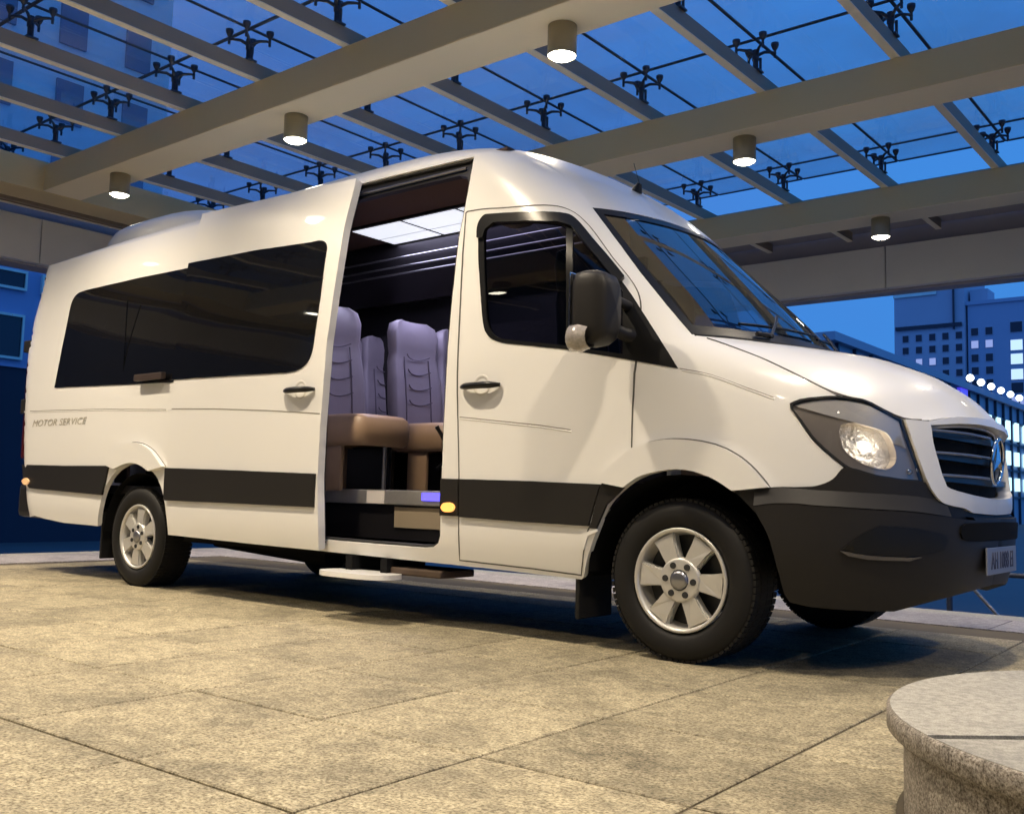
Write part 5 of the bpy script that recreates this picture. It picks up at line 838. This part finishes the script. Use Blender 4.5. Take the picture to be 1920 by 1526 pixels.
# glowing ceiling light of 2 x 3 panes with dark joints
lp = MB().box(-3.24, -1.70, .92, 1.50, 2.580, 2.599); lp = lp.build('ceiling_light', M['black_in'], van)
for i in range(3):
    for j in range(2):
        x0 = -3.22 + i * .515; y0 = .94 + j * .28
        MB().box(x0, x0 + .485, y0, y0 + .265, 2.5775, 2.5805).build('light_pane', M['cool'], lp)
cl = bpy.data.lights.new('ceiling_light', 'AREA'); cl.shape = 'RECTANGLE'; cl.size = 1.4; cl.size_y = .5; cl.energy = 24; cl.color = (.72, .70, 1.0)
co = bpy.data.objects.new('ceiling_light_source', cl); COL.objects.link(co); co.location = (-2.48, 1.21, 2.56); attach(co, lp)
MB().tube([(-1.43, .30, 2.40), (-1.46, .33, 2.38), (-1.48, .38, 2.36)], .03).build('grab_handle', M['paint_in'], van)
MB().box(-1.60, -1.42, .42, .80, 2.30, 2.56, .05).build('entry_cowl', mat('cream_cowl', (.42, .36, .29), .5), van)
# partition with driver's cab in shadow
MB().box(-1.20, -1.16, .95, 1.78, .70, 1.5, .01).build('partition', cb, van)
# fabric behind: dark curtains on the far windows
MB().box(-5.8, -1.3, 1.74, 1.77, 1.32, 1.96).build('far_curtain', mat('curtain', (.02, .018, .022), .9, bump=(30, .5, .01)), van)

def seat(x, y, zf=.70, rot=0, col=None, backcol=None, label=None, detail=True):
    """x: front of the backrest, y: centre"""
    s = empty('seat', (x, y, zf), 0, van)
    L = backcol or M['leather']; C_ = col or M['leather_b']
    def rounded(dims, pts, m, name, bul=.02, seg=2):
        b = MB(); return b
    # backrest: lofted, winged at head height
    secs = [(.46, .235, .11, 0), (.60, .24, .12, -.01), (.80, .235, .11, -.03), (.92, .225, .10, -.05), (.98, .212, .085, -.055), (1.03, .218, .105, -.055), (1.13, .222, .115, -.06), (1.20, .20, .095, -.07), (1.232, .13, .05, -.078)]
    n = 20; vs = []
    for (h, hw, hd, dx) in secs:
        for i in range(n):
            t = 2 * math.pi * i / n; cc, sn = math.cos(t), math.sin(t)
            yy = math.copysign(abs(sn) ** .5, sn) * hw; xx = math.copysign(abs(cc) ** .6, cc) * hd * .5
            if xx > 0: xx += .035 * (abs(yy) / hw) ** 3 - .02 * (1 - (yy / hw) ** 2)   # side wings forward
            vs.append((x - .06 + dx + xx, y + yy, zf + h))
    b = MB(); b.add(vs, [(j * n + i, j * n + (i + 1) % n, (j + 1) * n + (i + 1) % n, (j + 1) * n + i) for j in range(len(secs) - 1) for i in range(n)], True)
    b.add(vs[-n:], [tuple(range(n))], True); bk = b.build('backrest', L, s)
    if detail:
        st_ = MB()
        for h in (.62, .73, .84, .95):
            dx = np.interp(h, [q[0] for q in secs], [q[3] for q in secs])
            st_.tube([(x - .06 + dx + .052 + .02 * abs(k) ** 3 - .012 * (1 - k * k), y + .115 * k, zf + h + .03 * k * k) for k in np.linspace(-1, 1, 9)], .0045, 5)
        for k in (-1, 1):
            st_.tube([(x - .06 + np.interp(h, [q[0] for q in secs], [q[3] for q in secs]) + .052, y + k * (.125 - .03 * max(0, h - .9)), zf + h) for h in np.linspace(.5, .96, 7)], .005, 5)
        st_.build('piping', M['stitch'], s)
    cu = MB(); vs = []
    for (h, sc) in ((.28, .90), (.30, 1.0), (.38, 1.02), (.45, .99), (.475, .88), (.482, .5)):
        for i in range(24):
            t = 2 * math.pi * i / 24; cc, sn = math.cos(t), math.sin(t)
            vs.append((x + .19 + math.copysign(abs(cc) ** .35, cc) * .27 * sc, y + math.copysign(abs(sn) ** .35, sn) * .24 * sc, zf + h))
    cu.add(vs, [(j * 24 + i, j * 24 + (i + 1) % 24, (j + 1) * 24 + (i + 1) % 24, (j + 1) * 24 + i) for j in range(5) for i in range(24)], True)
    cu.add(vs[-24:], [tuple(range(24))], True); cu.build('cushion', C_, s)
    MB().box(x + .08, x + .26, y - .20, y - .17, zf, zf + .29, .01).build('leg', M['leather_b'], s)
    MB().box(x - .10, x + .30, y + .17, y + .20, zf, zf + .29, .01).build('leg', M['black_in'], s)
    return s
    ar = MB(); ar.tube([(x - .02, y - .26, zf + .60), (x + .14, y - .265, zf + .615), (x + .30, y - .26, zf + .60)], .026, 10); 
    return s
proto = seat(-2.78, .50)
def cp(dx, dy, dz=0):
    c = copy_tree(proto, van); c.location = proto.location + Vector((dx, dy, dz)); return c
cp(0, .76)
cp(0, 1.24)
for row in (1, 2, 3):
    for dy in (0, .76, 1.24): cp(-.82 * row, dy, .02)
# pedestal and pole below the first seat
MB().tube([(-2.36, .52, .70), (-2.36, .52, .98)], .014, 8).build('seat_post', M['satin'], van)
# seat-belt buckle and hanging belt by the aisle seat
MB().tube([(-2.33, .95, 1.14), (-2.30, 1.0, 1.05), (-2.33, 1.05, .92), (-2.38, 1.02, .86)], .016, 6).build('seat_belt', M['black_in'], van)
# driver's cab
MB().box(-.12, .18, .28, 1.72, 1.02, 1.36, .06).build('dashboard', cb, van)
sw = MB(); 
for k in range(1): sw.lathe([(.185, -.014), (.199, 0), (.185, .014), (.171, 0), (.185, -.014)], (-.30, 1.45, 1.35), (-.6, 0, .8), 36)
sw.build('steering_wheel', M['plastic_s'], van)
for y in (.52, 1.45):
    c = cp(2.02, y - .50, .08)
    for ch in c.children:
        if ch.type == 'MESH' and ch.name.startswith(('backrest', 'cushion')):
            ch.data = ch.data.copy(); ch.data.materials[0] = cb

# ================================================================ THE PLACE
def struct(name, mb, m, parent=None):
    o = mb.build(name, m, parent)
    if not parent: o['kind'] = 'structure'
    return o
# lower plaza all round, then the raised forecourt of granite slabs
pz = struct('plaza_ground', MB().add([(-400, -60, -.9), (400, -60, -.9), (400, 700, -.9), (-400, 700, -.9)], [(0, 1, 2, 3)]), M['plaza'])
XI, YI = -6.75, 2.42
XE, YE = -7.75, 3.08           # edges of the forecourt
g = MB(); g.box(XE, 9.0, -11.4, YE, -.9, -.006); fc = struct('forecourt', g, M['mortar'])
TS = .628; TH = rad(1.3); gx0, gy0 = -.243, -1.744
tm = {}
def slab_mesh(w, d):
    key = (round(w, 2), round(d, 2))
    if key not in tm:
        b = MB(); e = .004
        v = [(0, 0, 0), (w, 0, 0), (w, d, 0), (0, d, 0)]
        i_ = [(e, e, .022), (w - e, e, .022), (w - e, d - e, .022), (e, d - e, .022)]; o_ = [(0, 0, .019), (w, 0, .019), (w, d, .019), (0, d, .019)]
        b.add(v + o_ + i_, [(0, 1, 5, 4), (1, 2, 6, 5), (2, 3, 7, 6), (3, 0, 4, 7), (4, 5, 9, 8), (5, 6, 10, 9), (6, 7, 11, 10), (7, 4, 8, 11), (8, 9, 10, 11)])
        me = bpy.data.meshes.new('slab'); me.from_pydata(b.v, [], b.f); me.materials.append(M['tile']); tm[key] = me
    return tm[key]
cT, sT = math.cos(TH), math.sin(TH)
cnt = 0
for i in range(-13, 14):
    for j in range(-11, 9):
        x = gx0 + TS * (i * cT - j * sT); y = gy0 + TS * (i * sT + j * cT)
        if x < XI or x > 8.9 or y + TS > YI + .01 or y < -8.8: continue
        if x < 2.9 and y > -3.6:
            o = bpy.data.objects.new('slab', slab_mesh(TS - .009, TS - .009)); COL.objects.link(o)
            h = random.uniform(-.0012, .0012)
            o.location = (x + .0045, y + .0045, -.022 + h); o.rotation_euler = (random.uniform(-.0007, .0007), random.uniform(-.0007, .0007), TH); attach(o, fc); cnt += 1
far = MB()
for i in range(-13, 15):                   # slabs behind the camera and along the rim, never seen singly
    for j in range(-15, 9):
        x = gx0 + TS * (i * cT - j * sT); y = gy0 + TS * (i * sT + j * cT)
        if x < XI or x > 8.3 or y + TS > YI + .01 or y < -10.3 or (x < 2.9 and y > -3.6): continue
        far.box(x, x + TS - .007, y, y + TS - .007, -.0225, 0)
o = far.build('slab', M['tile'], fc); o['kind'] = 'stuff'
# border of paler stones along both free edges
for k in range(16):
    a_ = -7.74 + 1.05 * k; MB().box(a_ + .004, a_ + 1.046, YI + .006 + .018, YE - .006, -.022, .001, .003).build('border_stone', M['kerb'], fc)
for k in range(12):
    a_ = YI + .012 - 1.05 * (k + 1); MB().box(XE + .006, XI - .008 + .0, a_ + .004, a_ + 1.046, -.022, .001, .003).build('border_stone', M['kerb'], fc)
# stone kerb closing the forecourt
kb = struct('kerb', MB().box(XE - .3, 9.0, YE - .0, YE + .30, -.9, -.003, .008).box(XE - .3, XE, -11.4, YE - .002, -.9, -.003, .008), M['coping'], fc)

# round granite plinth
pc = (2.127, -1.216); PR = .796
pl_ = empty('granite_plinth', (*pc, 0)); tag(pl_, 'low round granite plinth with overhanging pale top in the front corner', 'plinth')
b = MB(); b.lathe([(PR - .035, 0), (PR - .035, .20)], (*pc, 0), (0, 0, 1), 96); b.build('drum', M['plinth'], pl_)
b = MB(); b.lathe([(PR - .030, .0), (PR - .018, .004), (PR - .020, .018), (PR - .034, .022)], (*pc, 0), (0, 0, 1), 96); b.build('base_bead', M['mortar'], pl_)
b = MB(); b.lathe([(PR - .05, .198), (PR - .005, .200), (PR, .205), (PR, .243), (PR - .008, .249)], (*pc, 0), (0, 0, 1), 128); b.build('coping_edge', M['plinth'], pl_)
a0 = math.atan2(.10, .11)
for k in range(2):                          # the top is laid in two halves with a fine joint
    q = [(pc[0] + math.cos(t) * (PR - .008), pc[1] + math.sin(t) * (PR - .008)) for t in np.linspace(0, math.pi, 50)]
    jy = -1.70
    up = k == 0
    P = [(pc[0] + math.cos(t) * (PR - .008), pc[1] + math.sin(t) * (PR - .008)) for t in np.linspace(0, 2 * math.pi, 160)[:-1]]
    d = Vector((.739, .673)); nrm = Vector((-.673, .739)); p0 = Vector((1.58, -1.73))
    side = [(p[0], p[1]) for p in P if ((Vector(p) - p0).dot(nrm) > .0) == up and abs((Vector(p) - p0).dot(nrm)) > .0012]
    side.sort(key=lambda p: math.atan2(p[1] - np.mean([s[1] for s in side]), p[0] - np.mean([s[0] for s in side])))
    b = MB(); b.prism(side, lambda a, c, dd: (a, c, dd), .20, .25); b.build('top_slab', M['coping'], pl_, fix=True)

# ---------------------------------------------------------------- the glass canopy
can = empty('glass_canopy', (-1.5, 1.6, 0)); tag(can, 'glass roof on steel beams with four-armed glazing fittings above the minibus', 'canopy')
BX0, BX1 = -8.9, 8.0
ROWS = [(-4.17, -3.74), (-1.43, -1.0), (1.33, 1.77), (4.10, 4.52), (7.36, 7.80)]
for y0, y1 in ROWS:
    bm_ = MB().box(BX0, BX1, y0, y1, 4.004, 4.30, .006).build('beam', M['beam'], can)
    MB().box(BX0 + .003, BX1, y0 + .004, y1 - .004, 3.998, 4.0035).build('lit_soffit', M['lit_soffit'], bm_)  # added strip whose pale colour stands for light on the beam's underside
MB().box(BX0 - .50, BX0 - .004, -8, 9.45, 3.99, 4.34, .006).build('girder', M['beam'], can)
MB().box(-11.5, -11.14, -8, 9.6, 3.62, 4.47).build('fascia_back', M['soffit'], can)
for x in (-11.0,):
    for k in range(7):
        y0 = -8 + 2.58 * k; MB().box(x - .12, x, y0 + .006, y0 + 2.574, 3.64, 4.24, .004).build('fascia_panel', M['fascia'], can)
for k in range(6):
    x0 = -10.95 + 4.37 * k - .0
    MB().box(x0 + .008, x0 + 4.362, 9.50, 9.62, 3.61, 4.18, .004).build('fascia_panel', M['fascia'], can)
MB().box(-11.0, 9, 9.64, 9.9, 3.58, 4.47).build('fascia_back', M['soffit'], can)
PX = [-.35 + 1.163 * k for k in range(-9, 7)]
bays = [(-6.6, -4.17), (-3.74, -1.43), (-1.0, 1.33), (1.77, 4.10), (4.52, 7.36), (7.80, 9.48)]
for x in PX:
    # each purlin runs right across the beams and carries a pale bottom flange
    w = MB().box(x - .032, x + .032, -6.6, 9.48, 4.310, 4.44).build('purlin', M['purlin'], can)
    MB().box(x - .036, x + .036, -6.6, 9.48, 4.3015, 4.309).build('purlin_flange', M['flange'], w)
for x in (-9.6, -10.7):
    for k in range(6): MB().box(x - .03, x + .03, -6.6 + 2.7 * k, -3.95 + 2.7 * k, 4.31, 4.44).build('purlin', M['purlin'], can)
# glazing fitting: post, four arms, four discs
GZ = 4.74
def fitting_mesh():
    b = MB()
    b.tube([(0, 0, 4.44), (0, 0, 4.60)], .024, 10); b.tube([(0, 0, 4.55), (0, 0, 4.64)], .031, 10); b.box(-.055, .055, -.05, .05, 4.437, 4.452)
    b.tube([(.045, 0, 4.44), (.045, 0, 4.56)], .012, 6)
    for k in range(4):
        a = math.pi / 4 + k * math.pi / 2; c, s = math.cos(a), math.sin(a)
        b.tube([(c * r, s * r, z) for r, z in ((.02, 4.60), (.08, 4.632), (.15, 4.636), (.185, 4.625))], [.016, .014, .011, .011], 6)
        b.tube([(c * .175, s * .175, z) for z in (4.59, 4.70)], .012, 8)
        b.lathe([(.012, 4.655), (.022, 4.67), (.034, 4.70), (.034, 4.722), (0, 4.722)], (c * .175, s * .175, 0), (0, 0, 1), 12)
    return b
fproto = fitting_mesh().build('glazing_fitting', M['steel'], can)
FY = []
for y0, y1 in ROWS:
    FY += [y0 - .10, y1 + .86]
fx = [x + .0 for x in PX]
firstf = True
for y in [q for q in FY if q < 7.5]:
    for x in fx:
        if firstf: o = fproto; firstf = False
        else: o = fproto.copy(); COL.objects.link(o)
        o.parent = None; o.matrix_parent_inverse = Matrix.Identity(4); o.location = (x, y, 0); attach(o, can)
# glass panes between the joints
gy = sorted([q for q in FY if q < 8] + [-6.6, -5.4, 7.84])
gxs = [fx[0] - 1.163] + fx + [fx[-1] + 1.163]
for j in range(len(gy) - 1):
    for i in range(len(gxs) - 1):
        MB().box(gxs[i] + .010, gxs[i + 1] - .010, gy[j] + .010, gy[j + 1] - .010, GZ, GZ + .012).build('glass_pane', M['roof_glass'], can)
for x in gxs: MB().box(x - .013, x + .013, gy[0], gy[-1], GZ - .003, GZ + .010).build('glazing_joint', M['joint'], can)
for y in gy:
    for i in range(len(gxs) - 1): MB().box(gxs[i] + .013, gxs[i + 1] - .013, y - .015, y + .015, GZ - .003, GZ + .010).build('glazing_joint', M['joint'], can)
# solid soffit over the last bay
for k in range(7): MB().box(-9.3 + 2.6 * k, -9.3 + 2.6 * k + 2.59, 7.82, 9.62, 4.43, 4.46).build('soffit_panel', M['soffit'], can)
MB().box(-9.3, 8.5, 7.805, 7.90, 4.31, 4.35).build('soffit_trim', M['fascia'], can)
for k in range(6): MB().box(-11.0, -9.36, -6.6 + 2.7 * k, -6.6 + 2.7 * k + 2.69, 4.43, 4.46).build('soffit_panel', M['soffit'], can)
# columns carrying the canopy, away from the bus
for x, y in ((-8.9 - .25, -6.0), (6.6, 5.9), (6.6, -6.0)):
    MB().tube([(x, y, -.9), (x, y, 4.0)], .19, 28).build('column', M['purlin'], can)

# ---------------------------------------------------------------- downlights
LX = {1: (-10.50, -7.60, -4.75, -1.85, 1.05, 3.95), 0: (-7.6, -4.7, -1.8, 1.1, 4.0)}
spots = []
words = {}
def lamp(x, y, label, grp='downlights under the canopy beams'):
    L = empty('downlight', (x, y, 4.0)); tag(L, label, 'ceiling lamp', grp)
    b = MB(); b.lathe([(.0, .0), (.103, .0), (.103, -.215), (.100, -.220), (.097, -.215)], (x, y, 3.998), (0, 0, 1), 32); b.build('housing', M['lampbody'], L)
    b = MB(); b.lathe([(.097, -.212), (.07, -.232), (0, -.240)], (x, y, 3.998), (0, 0, 1), 24); b.build('glowing_lens', M['bulb'], L)
    d = bpy.data.lights.new('downlight', 'SPOT'); d.energy = LAMP_W * ((1.15 if x > 0 else 1.75) if y < 0 else .5 if x > 0 else .85); d.color = LAMP_C; d.shadow_soft_size = .07; d.spot_size = rad(130); d.spot_blend = 1.0
    q = bpy.data.objects.new('downlight_beam', d); COL.objects.link(q); q.location = (x, y, 3.752); attach(q, L)
ROWN = {1.60: 'beam over the minibus roof', 4.32: 'second beam beyond the minibus', 7.55: 'far beam near the fascia', -1.21: 'beam just in front of the minibus side', -3.95: 'beam above the viewer'}
near = {(-1.85, 1.60): 'largest glowing round lamp, hanging above the open side door', (-4.75, 1.60): 'middle of the three glowing lamps in the upper left', (-7.62, 1.60): 'leftmost glowing lamp, near the end of the nearest beam',
        (-1.77, 4.32): 'glowing lamp under the second beam, above the windscreen', (-1.62, 7.55): 'glowing lamp with dark body under the far beam, above the grey fascia'}
ordn = ('first', 'second', 'third', 'fourth', 'fifth')
for y, xs in ((1.60, (-7.62, -4.75, -1.85, 1.08, 3.98)), (4.32, (-7.4, -4.6, -1.77, 1.15, 4.05)), (7.55, (-7.4, -4.5, -1.62, 1.3)), (-1.21, (-7.6, -4.7, -1.8, 1.1, 4.0)), (-3.95, (-7.6, -4.7, -1.8, 1.1, 4.0))):
    for k, x in enumerate(xs):
        lamp(x, y + {-7.62: -.06, -4.75: -.02}.get(x, 0), near.get((x, y), ordn[k] + ' round lamp from the left under the ' + ROWN[y]))

# ---------------------------------------------------------------- the town behind
def block(name, label, cat, x0, x1, y, depth, z1, m, z0=-.9):
    e = empty(name, ((x0 + x1) / 2, y, z0)); tag(e, label, cat)
    MB().box(x0, x1, y, y + depth, z0, z1).build('wall', m, e)
    MB().box(x0 - .4, x1 + .4, y - .4, y + depth + .4, z1, z1 + .8).build('parapet', m, e)
    return e

def win(e, x, y, z, w, h, m):
    f = MB().box(x - w / 2 - .12, x + w / 2 + .12, y - .10, y - .02, z - h / 2 - .12, z + h / 2 + .12).build('window_frame', M['bld_a'], e)
    MB().box(x - w / 2, x + w / 2, y - .16, y - .11, z - h / 2, z + h / 2).build('window', m, e)
tA = block('apartment_tower', 'tall dusk-blue block with rows of small dark windows, left of the lower white-lit block', 'building', -70.8, -55.7, 225, 18, 54, M['bld_a'])
MB().box(-70.9, -61.5, 224.6, 224.9, 48.2, 49.6).build('cornice', M['fascia'], tA)
MB().box(-58.0, -57.7, 224.3, 224.9, 40, 53).build('downpipe', M['win'], tA)
MB().box(-70.4, -56.2, 224.4, 224.9, 40.6, 41.4).build('string_course', M['win'], tA)
for i, x in enumerate((-68.3, -65.4, -62.5, -59.7, -56.9)):
    for j, z in enumerate((38.6, 35.9, 33.1, 30.3, 27.5)):
        lit = (i, j) in ((2, 2), (1, 2)); win(tA, x, 225, z, 1.3, 1.5, M['win_dim'] if lit else M['win'])
tB = block('office_block', 'lower blue block with brightly lit stair windows at the right edge', 'building', -55.3, -34, 226, 18, 45.2, M['bld_b'])
MB().box(-55.2, -51.6, 228, 234, 45, 49).build('roof_house', M['bld_a'], tB)
for i, x in enumerate((-53.9, -51.0)):
    for j, z in enumerate((39.2, 36.4, 33.4, 30.6, 27.8)): win(tB, x, 226, z, 1.4, 1.6, M['win_dim'] if j == 1 else M['win'])
for j, (z, m) in enumerate(((39.6, 'win'), (35.7, 'win_lit'), (32.7, 'win_lit'), (29.4, 'win_lit'), (26.5, 'win'), (23.5, 'win_dim'))): win(tB, -45.6, 226, z, 2.3, 2.2, M[m])
for x in (-42.5, -39, -36.5):
    for z in (39.2, 36.4, 33.4, 30.6): win(tB, x, 226, z, 1.4, 1.6, M['win'])
hall = empty('glass_hall', (-30, 110, -.9)); tag(hall, 'long low glass-fronted hall with lit slot windows receding behind the bonnet', 'building')
MB().box(-60, -23.2, 62, 180, -.9, 11.9).build('wall', M['bld_c'], hall)
MB().box(-60.3, -22.7, 61.7, 180, 11.9, 12.5).build('roof_edge', M['bld_a'], hall)
MB().box(-23.2, -22.9, 93.5, 96.0, 5, 11.9).build('neon_panel', M['neon'], hall)
for k in range(34): MB().box(-23.2, -22.95, 63 + k * 3.4, 63.25 + k * 3.4, -.9, 11.9).build('mullion', M['steel'], hall)
for z in (2.0, 4.9, 7.8, 10.2): MB().box(-23.2, -23.02, 62, 180, z - .12, z + .12).build('transom', M['steel'], hall)
for y in (103.4, 107.2, 111.4, 115.4, 119.6, 124, 128.5):
    for z, h in ((9.2, 2.0), (6.2, 1.5), (3.4, 1.4)):
        if z < 7 and y < 108: continue
        MB().box(-23.1, -22.88, y, y + 1.5, z - h / 2, z + h / 2).build('slot_window', M['slot'], hall)
pos = ['first', 'second', 'third', 'fourth', 'fifth', 'sixth']
for k, y in enumerate((96.5, 100.5, 104.5, 108.6, 112.8, 117.0)):
    L = empty('globe_lamp', (-22.8, y, 12.5)); tag(L, pos[k] + ' white globe from the left in the row on the low hall roof', 'lamp', 'globe lamps along the hall roof')
    MB().tube([(-22.8, y, 12.4), (-22.8, y, 12.75)], .08, 6).build('post', M['steel'], L)
    b = MB(); b.lathe([(.001, -.36), (.21, -.29), (.34, -.10), (.36, 0), (.34, .10), (.21, .29), (.001, .36)], (-22.8, y, 13.1), (0, 0, 1), 16); b.build('globe', M['globe'], L)
# the blue house front on the left, behind the tail of the bus
hb = empty('blue_house', (-48, 18, -.9)); tag(hb, 'shadowy blue building with pale window frames behind the tail of the minibus', 'building')
MB().box(-60, -45.2, 0, 40, -.9, 13).build('wall', M['bld_d'], hb)
for y in (16.6, 19.4, 22.2, 13.6):
    for z, h in ((10.3, .7), (7.6, 1.9), (3.2, 1.9)):
        f = MB(); w = 1.9
        f.box(-45.2, -45.0, y - w / 2, y + w / 2, z - h / 2 - .12, z - h / 2).box(-45.2, -45.0, y - w / 2, y + w / 2, z + h / 2, z + h / 2 + .12)
        f.box(-45.2, -45.0, y - w / 2 - .1, y - w / 2, z - h / 2 - .12, z + h / 2 + .12).box(-45.2, -45.0, y + w / 2, y + w / 2 + .1, z - h / 2 - .12, z + h / 2 + .12)
        f.build('window_frame', M['fascia'], hb)
        MB().box(-45.18, -45.1, y - w / 2, y + w / 2, z - h / 2, z + h / 2).build('window', M['win'], hb)
# dark tall wall beyond the forecourt on the left
gw = empty('garden_wall', (-22, 9, -.9)); tag(gw, 'dark tall wall beyond the forecourt, left of the minibus', 'wall')
MB().box(-26, -25.6, -6, 60, -.9, 3.9).build('wall', M['navy'], gw)
MB().box(-26.05, -25.55, -6, 60, 3.9, 3.98).build('coping', M['bld_d'], gw)
# light steel barrier just below the right rim of the forecourt
br = empty('steel_barrier', (.3, 4.0, -.9)); tag(br, 'thin steel barrier with slanted stay below the forecourt rim at right', 'barrier')
for x in (.02, 1.4, 2.8): MB().tube([(x, 4.05, -.9), (x, 4.05, .22)], .022, 8).build('post', M['steel'], br)
for x in (.1, 1.48): MB().tube([(x + .02, 4.05, .18), (x + .5, 4.05, -.35)], .014, 6).build('stay', M['satin'], br)
MB().tube([(-.6, 4.05, .22), (3.2, 4.05, .22)], .018, 8).build('rail', M['steel'], br)
# the hotel front the bus faces: behind the camera, mirrored in the dark side windows
ht = empty('hotel_building', (-2, -10.2, 0)); tag(ht, 'dark hotel front with pale pillars facing the minibus, mirrored in its side windows', 'building')
MB().box(-60, 20, -11.2, -10.6, -.9, 15).build('wall', M['hotel'], ht)
for k in range(14):
    x = -33.2 + 3.1 * k; MB().box(x - .3, x + .3, -10.6, -10.15, 0, 4.6).build('pillar', M['pillar'], ht)
    MB().box(x + .5, x + 2.6, -10.66, -10.58, .1, 3.2).build('window', M['win'], ht)
# pale hotel tower whose upper storeys show faintly through the canopy glass at the upper left
tw = empty('hotel_tower', (-66, 30, -.9)); tag(tw, 'pale blue-grey tower seen through the canopy glass at the upper left', 'building')
MB().box(-75, -60.3, 4, 33.5, -.9, 75).build('wall', M['bld_e'], tw)
for y in (8.0, 12.6, 17.2, 21.8, 26.4, 31.0):
    for z in np.arange(10, 73, 5.2):
        MB().box(-60.35, -60.1, y - .9, y + .9, z - 1.4, z + 1.4).build('window', M['win_p'], tw)
